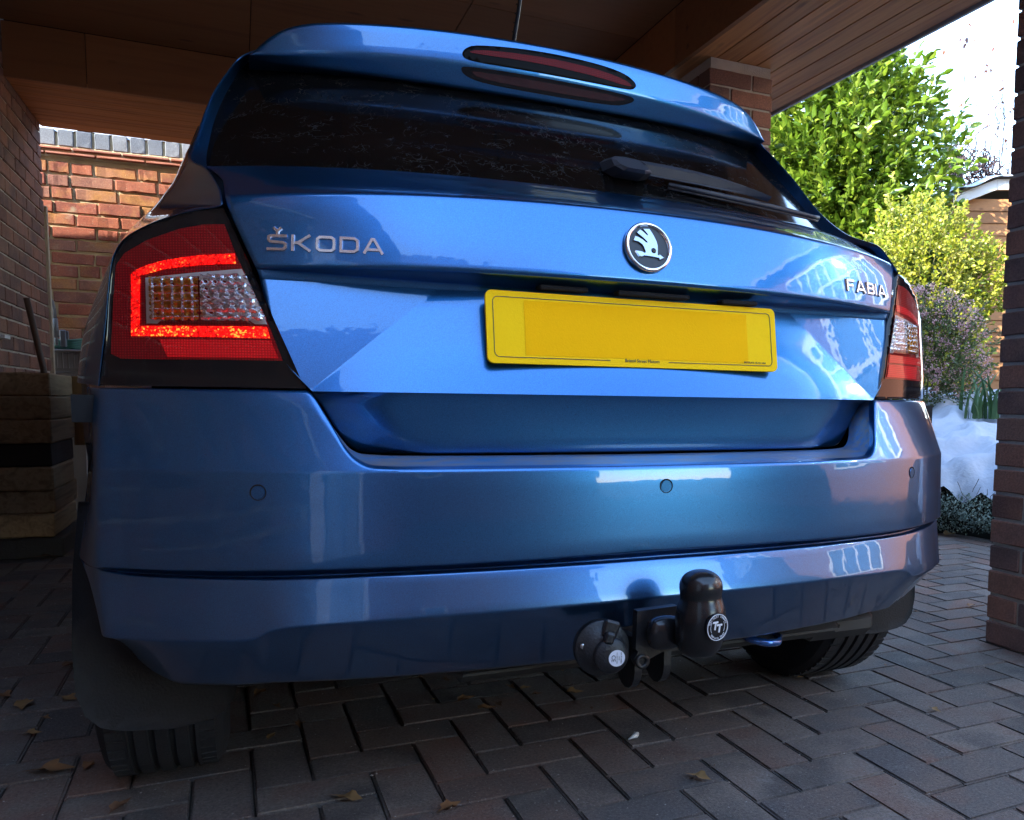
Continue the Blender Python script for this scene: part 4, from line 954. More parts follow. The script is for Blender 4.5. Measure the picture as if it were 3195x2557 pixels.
# towbar with covered ball
TBK = simple("towball_cover_rubber", (.010, .010, .011), .22, bump=.05, bscale=60); TST = simple("black_powder_coat", (.012, .012, .013), .42, bump=.2, bscale=180)
m = MB(); m.box(-.105, .03, -.128, -.108, .300, .372, b=.002); m.box(-.07, .02, -.11, .1, .30, .345)
def plate_lobe(x0, x1, y0, y1, zt_, zb_):
    r = (y1-y0)/2; o = [(y0, zt_)]+[((y0+y1)/2-r*math.cos(a), zb_+r-r*math.sin(a)) for a in np.linspace(0, math.pi, 9)]+[(y1, zt_)]
    n = len(o); m.add([(x0, y, z) for y, z in o]+[(x1, y, z) for y, z in o], [tuple(range(n))[::-1], tuple(range(n, 2*n))]+[(i, (i+1) % n, n+(i+1) % n, n+i) for i in range(n)])
plate_lobe(-.062, -.050, -.19, -.12, .34, .255); plate_lobe(-.012, 0.0, -.19, -.12, .34, .258)
m.obj("towbar", TST, car, label="black towbar bracket with two lobed plates under the bumper"); tow = [o for o in car.children if o.name == "towbar"][0]
# plate carrying the socket: face plate with eyelet
o2 = [(-.066, .388), (.002, .390), (.004, .325), (-.025, .320), (-.045, .312), (-.055, .302), (-.066, .304), (-.070, .314), (-.064, .326), (-.068, .33)]
m = MB(); n = len(o2); m.add([(x, -.205, z) for x, z in o2]+[(x, -.190, z) for x, z in o2], [tuple(range(n)), tuple(range(2*n-1, n-1, -1))]+[(i, n+i, n+(i+1) % n, (i+1) % n) for i in range(n)]); m.obj("mounting_plate", TST, tow)
m = MB(); m.lathe([(.0075, .0), (.0115, .0), (.0115, .004), (.0055, .004), (.0055, 0)], Matrix.Translation((-.0575, -.205, .3105)) @ Matrix.Rotation(R_(90), 4, 'X'), 20); m.obj("eyelet", TST, tow, True)
# ball cover: skinned body, one smooth shape
def blob(name, rings, mat, parent, n=28, sup=2.4):
    V = []; F = []
    for (cx, cy, cz, rx, ry) in rings:
        for j in range(n):
            a = 2*math.pi*j/n; ca, sa = math.cos(a), math.sin(a); V.append((cx+rx*math.copysign(abs(ca)**(2/sup), ca), cy+ry*math.copysign(abs(sa)**(2/sup), sa), cz))
    k = len(rings)
    for i in range(k-1):
        for j in range(n): F.append((i*n+j, i*n+(j+1) % n, (i+1)*n+(j+1) % n, (i+1)*n+j))
    F += [tuple(range(n))[::-1], tuple((k-1)*n+j for j in range(n))]
    o = part(name, V, F, mat, parent, True); s = o.modifiers.new("s", 'SUBSURF'); s.levels = s.render_levels = 1; return o
R0 = [(.006, -.262, .327, .008, .010), (.006, -.262, .3285, .018, .022), (.006, -.262, .337, .031, .032), (.006, -.265, .352, .034, .037), (.006, -.268, .370, .0365, .039), (.006, -.268, .388, .0365, .039), (.006, -.269, .402, .035, .037), (.006, -.270, .410, .032, .033), (.006, -.270, .4155, .0305, .031), (.0045, -.270, .421, .0300, .030), (.0045, -.270, .430, .0315, .0315), (.0045, -.270, .438, .0315, .0315), (.0045, -.270, .446, .0285, .0285), (.0045, -.270, .4525, .0225, .0225), (.0045, -.270, .4572, .013, .013), (.0045, -.270, .4588, .004, .004)]
blob("ball_cover", R0, TBK, tow, sup=2.15)
m = MB(); m.box(-.060, .00, -.245, -.205, .330, .384, b=.012); o = m.obj("cover_neck", TBK, tow, True); o.modifiers.new("s", 'SUBSURF').levels = 2; o.modifiers[0].render_levels = 2
# badge on cover: follows the front of the cover, turned slightly to the right
WHT = simple("white_print", (.62, .63, .66), .5)
BM_ = Matrix.Translation((.0105, -.3085, .3820)) @ Matrix.Rotation(R_(10), 4, 'Z') @ Matrix.Rotation(R_(90), 4, 'X')
m = MB(); m.lathe([(.0192, 0), (.0192, .0012), (.0182, .0012), (.0182, 0)], BM_, 48); m.lathe([(.0001, .0), (.0193, .0)], BM_, 40)
m = MB(); m.lathe([(.0001, .0004), (.0196, .0004), (.0199, -.003)], BM_, 40); m.obj("cover_badge", TBK, tow, False)
m = MB(); m.lathe([(.0192, .0005), (.0192, .0010), (.0181, .0010), (.0181, .0005)], BM_, 48); m.lathe([(.0131, .0005), (.0131, .0009), (.0126, .0009), (.0126, .0005)], BM_, 48, R_(-32), R_(35)); m.lathe([(.0131, .0005), (.0131, .0009), (.0126, .0009), (.0126, .0005)], BM_, 48, R_(145), R_(212)); m.obj("badge_rings", WHT, tow)
TM = BM_ @ Matrix.Rotation(R_(-90), 4, 'X')
m = MB()
for dx, dz in ((-.0040, .0022), (.0036, -.0022)):
    for path in ([(-.0048, .0052), (.0048, .0052)], [(.0006, .0048), (-.0012, -.0055)]):
        V, F = ribbon([(x+dx, z+dz) for x, z in path], .0027, .0011, TM, False, .05); m.add(V, F)
m.obj("badge_initials", WHT, tow)
def arc_text(word, r, a0, a1, size, flip=False):
    n = len(word)
    for i, ch in enumerate(word):
        if ch == ' ': continue
        a = R_(a0+(a1-a0)*i/(n-1)); rot = (a-math.pi/2) if not flip else (a+math.pi/2)
        text(ch, size, TM @ Matrix.Translation((r*math.cos(a), -.0011, r*math.sin(a))) @ Matrix.Rotation(-rot, 4, 'Y'), "badge_text", WHT, tow)
arc_text("TOW-TRUST TOWBARS", .0156, 160, 20, .0042); arc_text("TOW with TRUST", .0156, 220, 320, .0040, True)
# seven pin socket
SK_ = Matrix.Translation((-.116, -.186, .3325)) @ Matrix.Rotation(R_(-8), 4, 'Z') @ Matrix.Rotation(R_(90), 4, 'X')
m = MB(); m.lathe([(.030, -.03), (.0415, -.012), (.0425, 0), (.0425, .003), (.0405, .0045), (.039, .005), (.030, .010), (.0265, .0135), (.012, .0155), (.0001, .0158)], SK_, 48); m.obj("towing_socket", BLK, car, True, label="round black towing socket left of the tow ball"); sock = [o for o in car.children if o.name == "towing_socket"][0]
SK2 = SK_ @ Matrix.Translation((.010, -.008, 0))
m = MB(); m.lathe([(.0275, .008), (.0268, .019), (.024, .0225), (.010, .0245), (.0001, .0247)], SK2, 40); m.obj("socket_lid", BLK, sock, True)
m = MB(); m.box(-.012, .012, .020, .046, .006, .018, M=SK_ @ Matrix.Rotation(R_(-18), 4, 'Z'), b=.003); m.box(-.0075, .0075, .012, .030, .012, .026, M=SK_ @ Matrix.Rotation(R_(-18), 4, 'Z'), b=.003); m.obj("lid_hinge", BLK, sock)
for a, rr in ((168, .031), (52, .030), (280, .031)):
    m = MB(); m.lathe([(.0001, .009), (.004, .0095), (.0045, .006)], SK_ @ Matrix.Translation((rr*math.cos(R_(a)), rr*math.sin(R_(a)), 0)), 12); m.obj("screw", simple("zinc_screw", (.5, .5, .48), .35, metal=.9), sock, True)
m = MB(); m.lathe([(.0001, .0250), (.0125, .0249)], SK2 @ Matrix.Translation((.007, -.002, 0)), 28); o = m.obj("round_sticker", simple("white_sticker", (.66, .66, .72), .5), sock)
LM = SK2 @ Matrix.Translation((.007, -.002, .0252)) @ Matrix.Rotation(R_(-90), 4, 'Z') @ Matrix.Rotation(R_(-90), 4, 'X')
text("CE", .0085, LM @ Matrix.Translation((.0, 0, -.0055)), "sticker_text", INK, sock); 
for k, tx in enumerate(("SDD-7PI-1830ECC", "12V2N", "P.O. 810174 22541")): text(tx, .0022, LM @ Matrix.Translation((0, 0, .0065-k*.0032)), "sticker_text", INK, sock)
# towing eye and exhaust tip
m = MB(); pth = [(.255+.0, .03, .262), (.268, -.012, .256), (.29, -.028, .252), (.315, -.026, .250), (.332, -.008, .252), (.332, .018, .256), (.318, .04, .26)]
m.tube(pth, .0075, 10); m.obj("towing_eye", simple("blue_painted_steel", (.04, .14, .42), .2, metal=.7, coat=1), car, True)
m = MB(); m.box(-.3, .5, .0, .4, .235, .27, b=.02); m.box(.42, .60, .02, .5, .22, .28, b=.02); m.obj("exhaust_box", simple("dull_steel", (.05, .048, .045), .6, metal=.6, var=.3), car)

# ------------------------------------------------------------------ left side: sleepers, handle, crate, hose
SLP = wood_mat("old_sleeper_wood", [(.12, .080, .042), (.21, .145, .075), (.29, .21, .115), (.17, .12, .065)], 'Y', rough=.9, bump=.8)
names = ["topmost", "second from the top", "third from the top", "the nearly black one", "third from the bottom", "second from the bottom", "lowest"]
SLD = wood_mat("blackened_sleeper_wood", [(.010, .008, .007), (.018, .014, .011), (.012, .010, .008)], 'Y', rough=.9, bump=.8)
for i in range(7):
    z1 = .787-.1*i; y0 = 2.955+random.uniform(-.015, .02)+(.0 if i else .03); y1 = 3.50+random.uniform(-.04, .06)
    x1 = -1.328+random.uniform(-.004, .004)
    m = MB(); m.box(x1-.235, x1, y0, y1, z1-.0985, z1, b=.006)
    bm = bmesh.new(); me_t = mk("t", m.v, m.f, SLP); bm.from_mesh(me_t); bmesh.ops.subdivide_edges(bm, edges=[e for e in bm.edges if e.calc_length() > .15], cuts=4, use_grid_fill=True)
    for q in bm.verts: q.co += Vector([random.uniform(-.0018, .0018) for _ in range(3)])
    me = bpy.data.meshes.new("wooden_sleeper"); bm.to_mesh(me); bm.free(); me.materials.append(SLD if i == 3 else SLP)
    o = add("wooden_sleeper", me); tag(o, f"old sawn timber sleeper, {names[i]}, in the stack by the left wall", "wooden sleeper", "stacked timber sleepers")
m = MB(); m.box(-1.57, -1.295, 2.93, 3.45, 0.002, .086, b=.006); o = m.obj("concrete_block", simple("dark_concrete", (.035, .034, .033), .9, bump=.6, var=.3)); tag(o, "dark concrete base block under the stack of sleepers", "concrete block")
m = MB(); m.box(-1.33, -1.285, 3.53, 3.56, .45, .785, b=.002); o = m.obj("timber_offcut", wood_mat("pale_offcut", [(.20, .13, .05), (.30, .20, .08), (.26, .17, .07)], 'Z')); tag(o, "thin pale timber offcut standing upright behind the sleeper stack", "offcut")
m = MB(); m.tube([(-1.425, 3.62, .0), (-1.442, 3.60, .40), (-1.450, 3.585, .816), (-1.498, 3.55, 1.150)], [.0145, .0145, .0145, .0135], 12); o = m.obj("wooden_pole", wood_mat("dark_handle_wood", [(.04, .022, .014), (.07, .04, .024)], 'Z'), None, True); tag(o, "dark wooden tool handle leaning against the left wall behind the sleepers", "tool handle")
cr_ = thing("plastic_crate", "grey plastic crate holding a coiled hose by the old wall", "crate", (-1.52, 4.76, 0))
GREYP = simple("grey_crate_plastic", (.20, .19, .18), .6, bump=.1, var=.15)
m = MB(); m.box(-1.63, -1.43, 4.66, 4.95, .50, .83, b=.006); m.obj("crate_body", GREYP, cr_)
m = MB(); m.box(-1.65, -1.415, 4.645, 4.965, .945, .962, b=.005); m.box(-1.64, -1.42, 4.65, 4.66, .835, .85); m.obj("crate_rim", GREYP, cr_)
for i in range(8):
    m = MB(); x = -1.63+i*.029; m.box(x, x+.006, 4.652, 4.662, .835, .946); m.obj("crate_slat", GREYP, cr_)
m = MB(); m.box(-1.42, -1.428, 4.66, 4.95, .835, .946); m.box(-1.63, -1.43, 4.70, 4.95, .83, .945); m.obj("crate_panel", simple("pale_grey_plastic", (.30, .29, .28), .6), cr_)
m = MB(); m.box(-1.66, -1.44, 4.67, 4.98, 0, .495, b=.004); o = m.obj("storage_box", simple("grey_storage_box", (.24, .23, .21), .6, var=.15)); tag(o, "pale grey storage box standing under the plastic crate", "storage box")
HOSE = simple("green_hose_rubber", (.02, .11, .075), .42, var=.3, vscale=20)
m = MB()
for k in range(5):
    pts = []
    for i in range(49):
        a = 2*math.pi*i/48; rx = .115-.006*k; ry = .11; pts.append((-1.525+rx*math.cos(a+.3*k), 4.79+ry*math.sin(a+.3*k), .978+.011*k+.008*math.sin(a*2+k)))
    m.tube(pts, .0085, 8)
o = m.obj("garden_hose", HOSE, None, True); tag(o, "dark green garden hose coiled on top of the grey crate", "hose")
m = MB(); m.tube([(-1.60, 4.62, 1.27), (-1.585, 4.62, 1.262), (-1.570, 4.62, 1.235), (-1.562, 4.62, 1.19), (-1.560, 4.62, 1.13)], .0085, 10); m.tube([(-1.560, 4.62, 1.14), (-1.560, 4.62, 1.03)], [.013, .016], 12); m.tube([(-1.560, 4.62, 1.035), (-1.562, 4.64, .985)], .009, 8)
o = m.obj("hose_lance", simple("grey_lance_plastic", (.17, .18, .19), .5, var=.1), None, True); tag(o, "grey hose lance with a curved neck standing in the crate", "hose lance")
m = MB(); m.box(-1.545, -1.512, 4.63, 4.66, .975, 1.075, b=.006); m.box(-1.512, -1.500, 4.635, 4.655, 1.02, 1.07, b=.004); o = m.obj("hose_connector", simple("blue_grey_plastic", (.12, .14, .17), .5)); tag(o, "blue grey plastic hose connector beside the grey lance", "hose connector")

# ------------------------------------------------------------------ garden on the right
HD = Vector((.31, -.95, 0)).normalized(); HN = Vector((.95, .31, 0)).normalized(); H0 = Vector((2.82, 2.11, 0))
def bankpt(a, b, z): return H0+HD*a+HN*b+Vector((0, 0, z))
def sn(a, b): return .5*math.sin(a*3.1+b*2.3)+.3*math.sin(a*7.3-b*4.1+1)+.2*math.sin(a*13+b*11+2)
# retaining bank of soil
m = MB(); V = [bankpt(a, b, z) for a in (-3.2, 2.6) for (b, z) in ((.12, -.03), (.14, .22), (.4, .30), (2.2, .62), (6, .65))]
m.add(V, grid_faces(2, 5)); o = m.obj("garden_bank", GND); o['kind'] = 'structure'
def bank_snow(u, v):
    a = -2.6+4.6*u; b = -.02+2.3*v
    z = .30+.46*min(1, max(0, (b-.05)/1.45))**.9+.055*sn(a*1.7, b*1.9)+.075*(.5-abs(sn(a*2.1+1, b*2.6)))+.040*(.5-abs(sn(a*4.7+3, b*5.3)))+.010*sn(a*11, b*10)
    if v < .06: z -= .10*(1-v/.06)**2; b += .03*math.sin(a*9)*(1-v/.06)
    b += .05*math.sin(a*4.7)*(1-v)
    return bankpt(a, b, z)
o = snow_strip("snow_bank", bank_snow, 150, 70); tag(o, "thick bank of fresh snow lying on the raised garden bed", "snow")
# a few leaves of a buried plant poking out
LEAFG = leaf_mat("green_leaf", [(.04, .10, .015), (.07, .16, .02)])
for (u, v, z, lb) in ((3075, 1480, .56, "dark green leaves poking out of the snow by the right pillar"),): pass
def poke(p, n, label):
    P = np.array([p]*n)+RNG.normal(size=(n, 3))*.012; D_ = RNG.normal(size=(n, 3)); D_[:, 2] = abs(D_[:, 2])*.6+.2; D_ += np.array([-.6, -.8, 0])
    o = add("snow_leaf", leaves_mesh("snow_leaf", P, D_, np.full(n, .05), np.full(n, .03), LEAFG)); tag(o, label, "leaf")
poke(np.array(LDZ(2.13, 5.15, .55)), 3, "single green leaf lying on the snow bank")
poke(np.array(LDZ(2.18, 4.85, .40)), 8, "dark green leaves poking out of the snow near the pillar")
# ground-cover hedge
HEDGE = leaf_mat("grey_green_foliage", [(.09, .13, .10), (.14, .185, .145), (.22, .27, .22), (.11, .155, .11)], trans=.15, rough=.6)
n = 17000; a = RNG.uniform(-2.2, 2.2, n); t = RNG.uniform(0, 1, n)**.8; prof = .10*np.sin(t*math.pi)+.05*np.sin(a*5)+.03*np.sin(a*13+t*8)
b = .10-prof+RNG.normal(size=n)*.025; z = .015+t*.215+.015*np.sin(a*7)
b = np.where(t > .9, b+RNG.uniform(0, .05, n), b)
P = np.array(H0)+np.outer(a, np.array(HD))+np.outer(b, np.array(HN)); P[:, 2] = z
D_ = RNG.normal(size=(n, 3))*.8-np.array(HN)*.7; D_[:, 2] -= .35
hd = thing("ground_cover_shrub", "low grey-green trailing shrub hanging over the edge of the paving under the snow", "shrub", tuple(H0))
add("foliage", leaves_mesh("foliage", P, D_, RNG.uniform(.010, .020, n), RNG.uniform(.006, .010, n), HEDGE), hd)
m = MB()
for i in range(160):
    aa = random.uniform(-2, 2); p = bankpt(aa, .06+random.uniform(-.05, .05), random.uniform(.18, .32)); q = [p]
    for k in range(4): p = p+Vector((random.uniform(-.02, .015), random.uniform(-.03, .03), -random.uniform(.015, .045))); q.append(p)
    m.tube(q, .0016, 4)
m.obj("stem", simple("grey_stem", (.10, .085, .06), .8), hd, False, "stuff")
m = MB(); m.box(-2.4, 2.4, .11, .2, -.03, .26, M=Matrix.Translation(H0) @ Matrix(((HD.x, HN.x, 0, 0), (HD.y, HN.y, 0, 0), (0, 0, 1, 0), (0, 0, 0, 1)))); m.obj("painted_shade_core", simple("shrub_shade", (.012, .014, .009), .95), hd)  # near-black box stands in for the shade inside the shrub

def shoots(center, rad, nsh, nleaf, L, W_, mat, name, parent, up=.5, stemlen=.22, surf=.55, front_only=True, minz=None, droop=0.0, lobes=0):
    """leafy shoots spread through an uneven ellipsoid crown"""
    cx = np.array(center); Ps = []; Ds = []; st = MB()
    for _ in range(nsh):
        v = RNG.normal(size=3); v /= np.linalg.norm(v)
        if front_only and v.dot(FR) > .35: v -= FR*2*v.dot(FR)
        k = surf+(1-surf)*RNG.random()**.6
        lum = 1+.10*math.sin(v[0]*7+v[2]*5)+.08*math.sin(v[2]*13+v[0]*9+2)+.06*RNG.normal()
        loc = RR*v[0]*rad[0]+FR*v[1]*rad[1]+np.array([0, 0, v[2]*rad[2]]); base = cx+loc*k*lum
        if minz is not None and base[2] < minz: continue
        d0 = v[0]*RR+v[1]*FR*.8+np.array([0, 0, v[2]*.5+up]); d0 = d0/np.linalg.norm(d0)
        sl = stemlen*RNG.uniform(.6, 1.25); ph = RNG.random()*6.28
        side1 = np.cross(d0, [0, 0, 1.0]); side1 /= np.linalg.norm(side1)+1e-9; side2 = np.cross(side1, d0)
        for i in range(nleaf):
            t = (i+.5)/nleaf; a_ = ph+i*2.4; rd = side1*math.cos(a_)+side2*math.sin(a_)
            Ps.append(base+d0*sl*t); Ds.append(rd*(1.0-.4*t)+d0*(.45+.7*t)-np.array([0, 0, droop]))
        if RNG.random() < .35: st.tube([base-d0*.03, base+d0*sl], .0025, 4)
    n = len(Ps); Ps = np.array(Ps); Ds = np.array(Ds)
    add("foliage", leaves_mesh(name, Ps, Ds, RNG.uniform(.45, 1.15, n)*L, RNG.uniform(.8, 1.15, n)*W_, mat), parent)
    return st
# laurel
LAUR = leaf_mat("laurel_leaf", [(.055, .108, .008), (.095, .165, .012), (.155, .225, .018), (.066, .128, .010), (.24, .30, .035)], trans=.30, rough=.28)
BARK = simple("brown_bark", (.07, .05, .035), .9, bump=.8, bscale=40)
tr = thing("laurel_tree", "tall glossy green laurel standing sunlit beyond the carport", "tree", tuple(LDZ(2.1, 8.3, .5)))
st = shoots(LDZ(1.92, 8.35, 2.35), (1.02, .85, 1.75), 2300, 9, .125, .050, LAUR, "foliage", tr, up=.55, stemlen=.24, surf=.62)
st.obj("stem", simple("green_stem", (.12, .17, .04), .6), tr, False, "stuff")
LC = simple("inner_laurel", (.010, .022, .005), .9)
m = MB(); m.tube([LDZ(2.0, 8.4, .4), LDZ(1.95, 8.4, 1.5), LDZ(1.95, 8.35, 3.2)], [.09, .07, .03], 8)
for k in range(10):
    a0 = LDZ(1.95, 8.4, 1.1+.22*k); m.tube([a0, a0+RR*random.uniform(-.7, .7)+FR*random.uniform(-.4, .4)+np.array([0, 0, random.uniform(.4, .8)])], [.03, .008], 6)
m.obj("trunk", BARK, tr)
# inner foliage mass darkening the depths: many large leaves deeper inside
n = 3500; v = RNG.normal(size=(n, 3)); v /= np.linalg.norm(v, axis=1)[:, None]; v *= RNG.uniform(.3, .72, n)[:, None]
P = np.array(LDZ(1.92, 8.35, 2.3))+np.outer(v[:, 0]*1.0, RR)+np.outer(v[:, 1]*.8, FR); P[:, 2] += v[:, 2]*1.7
add("inner_foliage", leaves_mesh("inner_foliage", P, RNG.normal(size=(n, 3)), np.full(n, .16), np.full(n, .09), LAUR), tr)
# variegated yellow bush
YL = leaf_mat("variegated_leaf", [(.30, .31, .02), (.38, .37, .04), (.20, .26, .015), (.46, .44, .09), (.09, .16, .012), (.34, .34, .025)], trans=.35, rough=.4)
yb = thing("variegated_bush", "bright yellow and green variegated bush between the car and the shed", "bush", tuple(LDZ(2.45, 6.9, .5)))
st = shoots(LDZ(2.34, 6.85, 1.48), (.47, .50, .80), 1600, 7, .042, .024, YL, "foliage", yb, up=.6, stemlen=.12, surf=.6)
st.obj("stem", simple("olive_stem", (.15, .14, .05), .7), yb, False, "stuff")
st = shoots(LDZ(2.86, 6.8, 1.66), (.17, .20, .30), 230, 7, .040, .022, YL, "upper_foliage", yb, up=.6, stemlen=.12, surf=.4)
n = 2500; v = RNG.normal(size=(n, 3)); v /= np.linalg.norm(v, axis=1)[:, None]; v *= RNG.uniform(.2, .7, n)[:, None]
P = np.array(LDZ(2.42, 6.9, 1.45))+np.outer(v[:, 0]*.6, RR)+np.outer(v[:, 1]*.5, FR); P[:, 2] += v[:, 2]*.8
DG = leaf_mat("shade_dark_leaf", [(.03, .06, .01), (.05, .09, .015)], trans=.2)  # inner leaves coloured darker, shade of the bush put into the colour
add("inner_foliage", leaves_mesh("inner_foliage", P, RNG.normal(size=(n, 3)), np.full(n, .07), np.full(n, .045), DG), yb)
m = MB()
for k in range(7): m.tube([LDZ(2.45, 6.9, .45), LDZ(2.45+random.uniform(-.3, .3), 6.9+random.uniform(-.2, .2), 1.3)], [.018, .008], 6)
m.obj("trunk", BARK, yb)
# pink flowering shrub
PG = leaf_mat("dusty_green_leaf", [(.05, .085, .022), (.08, .12, .03), (.11, .13, .035), (.06, .09, .03)], trans=.25); PK = leaf_mat("faded_pink_bract", [(.50, .27, .27), (.60, .38, .37), (.42, .20, .20), (.62, .44, .42)], trans=.3, rough=.7)
ps = thing("flowering_shrub", "loose shrub with faded pink flower heads behind the snow bank", "shrub", tuple(LDZ(2.1, 5.9, .6)))
st = shoots(LDZ(2.06, 5.95, 1.00), (.44, .32, .46), 1100, 7, .028, .015, PG, "foliage", ps, up=.5, stemlen=.10, surf=.45)
st.obj("stem", simple("brown_stem", (.12, .08, .05), .8), ps, False, "stuff")
Ps = []; Ds = []
for _ in range(520):
    v = RNG.normal(size=3); v /= np.linalg.norm(v)
    if v.dot(FR) > .3: v -= FR*2*v.dot(FR)
    if v[2] < -.5: continue
    b = LDZ(2.06, 5.95, 1.02)+RR*v[0]*.46+FR*v[1]*.34+np.array([0, 0, v[2]*.50])
    k = RNG.integers(9, 18); Ps += [b+RNG.normal(size=3)*.016 for _ in range(k)]; Ds += [RNG.normal(size=3)+v*.6+np.array([0, 0, .5]) for _ in range(k)]
n = len(Ps); add("flower_heads", leaves_mesh("flower_heads", np.array(Ps), np.array(Ds), RNG.uniform(.010, .018, n), RNG.uniform(.008, .013, n), PK), ps)
m = MB()
for k in range(9): m.tube([LDZ(2.1, 5.95, .5), LDZ(2.06+random.uniform(-.25, .25), 5.9+random.uniform(-.15, .15), 1.0)], [.008, .004], 5)
m.obj("trunk", BARK, ps)
# strap-leaved plant
SG = leaf_mat("strap_leaf", [(.035, .08, .03), (.06, .12, .04), (.09, .16, .06)], trans=.2)
V = []; F = []
for i in range(34):
    b = LDZ(2.26+random.uniform(-.12, .12), 5.35+random.uniform(-.08, .1), .62); ang_ = random.uniform(0, 6.28); ln = random.uniform(.22, .46); d_ = RR*math.cos(ang_)+FR*math.sin(ang_); s_ = RR*math.sin(ang_)-FR*math.cos(ang_)
    lean = random.uniform(.15, .75); o0 = len(V)
    for k in range(7):
        t = k/6; p = b+d_*ln*lean*t*t*1.0+np.array([0, 0, ln*(t-.45*lean*t*t*1.3)]); w_ = .012*(1-t)**.5+.001
        V += [tuple(p-s_*w_), tuple(p+np.array([0, 0, -.004])), tuple(p+s_*w_)]
    F += [tuple(o0+q for q in f) for f in grid_faces(7, 3)]
o = part("strap_leaf_plant", V, F, SG, None, True); tag(o, "clump of long strap-like green leaves between shrub and right pillar", "plant")
# shed
ORG = wood_mat("orange_stained_boards", [(.26, .11, .04), (.34, .15, .055), (.30, .13, .045)], 'X', rough=.7, bump=.2)
sh = thing("garden_shed", "orange-brown timber shed with a snowy roof edge behind the bushes", "shed", tuple(LDZ(4.2, 8.8, 0)))
RotS = Matrix(((RR[0], FR[0], 0, 0), (RR[1], FR[1], 0, 0), (0, 0, 1, 0), (0, 0, 0, 1))); CS = Matrix.Translation(Vector(CP)) @ RotS
z = .25; k = 0
while z < 2.74:
    h = .118; lw_ = 3.20 if z < 2.62 else 3.3; m = MB(); V = [Vector(q) for q in ((lw_, 8.60, z), (5.2, 8.60, z), (5.2, 8.575, z), (lw_, 8.575, z), (lw_, 8.60, z+h), (5.2, 8.60, z+h), (5.2, 8.59, z+h), (lw_, 8.59, z+h))]
    m.add([CS @ v for v in V], [(0, 1, 2, 3), (4, 7, 6, 5), (0, 4, 5, 1), (3, 2, 6, 7), (0, 3, 7, 4), (1, 5, 6, 2)]); m.obj("cladding_board", ORG, sh); z += h+.001; k += 1
m = MB(); m.box(3.22, 5.18, 8.60, 10.5, 0, 2.70, M=CS); m.obj("shed_wall", ORG, sh)
WB = simple("white_painted_board", (.72, .70, .68), .6, var=.06)
def slopebox(a, b, w, t, mat, name, dep0=8.50, dep1=8.56):
    (l0, z0), (l1, z1) = a, b; m = MB(); V = [(l0, dep0, z0), (l1, dep0, z1), (l1, dep0, z1+w), (l0, dep0, z0+w), (l0, dep1, z0), (l1, dep1, z1), (l1, dep1, z1+w), (l0, dep1, z0+w)]
    m.add([CS @ Vector(v) for v in V], [(0, 1, 2, 3), (4, 7, 6, 5), (0, 4, 5, 1), (3, 2, 6, 7), (0, 3, 7, 4), (1, 5, 6, 2)]); return m.obj(name, mat, sh)
slopebox((3.22, 2.66), (3.62, 2.82), .10, 0, WB, "bargeboard"); slopebox((3.622, 2.82), (5.2, 2.86), .10, 0, WB, "bargeboard")
m = MB(); V = [(3.15, 8.45, 2.762), (3.62, 8.45, 2.925), (5.2, 8.45, 2.97), (3.15, 10.5, 2.762), (3.62, 10.5, 2.925), (5.2, 10.5, 2.97)]
m.add([CS @ Vector(v) for v in V], [(0, 1, 4, 3), (1, 2, 5, 4)]); m.obj("roof", simple("roof_felt", (.06, .05, .05), .9), sh)
def shsn(u, v): l = 3.12+2.1*u; zz = np.interp(l, [3.12, 3.62, 5.22], [2.765, 2.935, 2.98]); return CS @ Vector((l, 8.42+1.2*v, zz+.045+.012*math.sin(u*40)+.008*math.sin(u*23+1)-(.05 if v == 0 else 0)))
snow_strip("roof_snow", shsn, 60, 8, sh)
# bare shrub with last brown leaves, against the sky
tw = thing("bare_shrub", "thin bare twigs with a few last brown leaves rising against the sky", "shrub", tuple(LDZ(4.3, 11, .5)))
m = MB(); tips = []
m.tube([LDZ(4.15, 11, 2.2), LDZ(4.17, 11, 3.85)], [.07, .06], 8)
def twig(p, d, L, r, dep_):
    q = [p]; 
    for k in range(5):
        d = d+Vector((random.uniform(-.12, .12), random.uniform(-.12, .12), random.uniform(-.03, .12))); d.normalize(); p = p+d*L/5; q.append(p)
    m.tube(q, [r*(1-.14*k) for k in range(6)], 4, cap=False); tips.append((p, d))
    if dep_ > 0:
        for _ in range(random.randint(2, 3)):
            k = random.randint(1, 4); dd = d+Vector((random.uniform(-.7, .7), random.uniform(-.4, .4), random.uniform(-.1, .4))); twig(q[k], dd.normalized(), L*random.uniform(.35, .6), r*.55, dep_-1)
for i in range(34):
    l = random.uniform(3.95, 5.3); lean = (l-4.2)*.28; twig(Vector(LDZ(l, 11+random.uniform(-.3, .3), 3.1+random.uniform(-.2, .4))), Vector((lean*.9+random.uniform(-.2, .2), -.1*lean, 1)).normalized(), random.uniform(.7, 1.6) if i % 4 else random.uniform(1.8, 2.3), .009, 2)
m.obj("twigs", simple("twig_bark", (.03, .025, .03), .9), tw)
m = MB()
for i in range(420):
    l = random.uniform(3.9, 5.0); b = Vector(LDZ(l, 11+random.uniform(-.3, .3), 3.15+random.uniform(-.1, .75)*max(.25, 1-(l-4.2)*.9))); q = [b]
    for k in range(4): b = b+Vector((random.uniform(-.08, .08), random.uniform(-.08, .08), random.uniform(-.02, .09))); q.append(b)
    m.tube(q, .009, 4, cap=False)
m.obj("dense_twigs", simple("purple_twig", (.04, .025, .03), .9), tw)
BL = leaf_mat("brown_leaf", [(.10, .035, .02), (.16, .06, .03), (.06, .03, .03), (.30, .09, .05)], trans=.3)
P = np.array([list(p) for p, d_ in tips])[RNG.choice(len(tips), min(70, len(tips)), False)]; n = len(P)
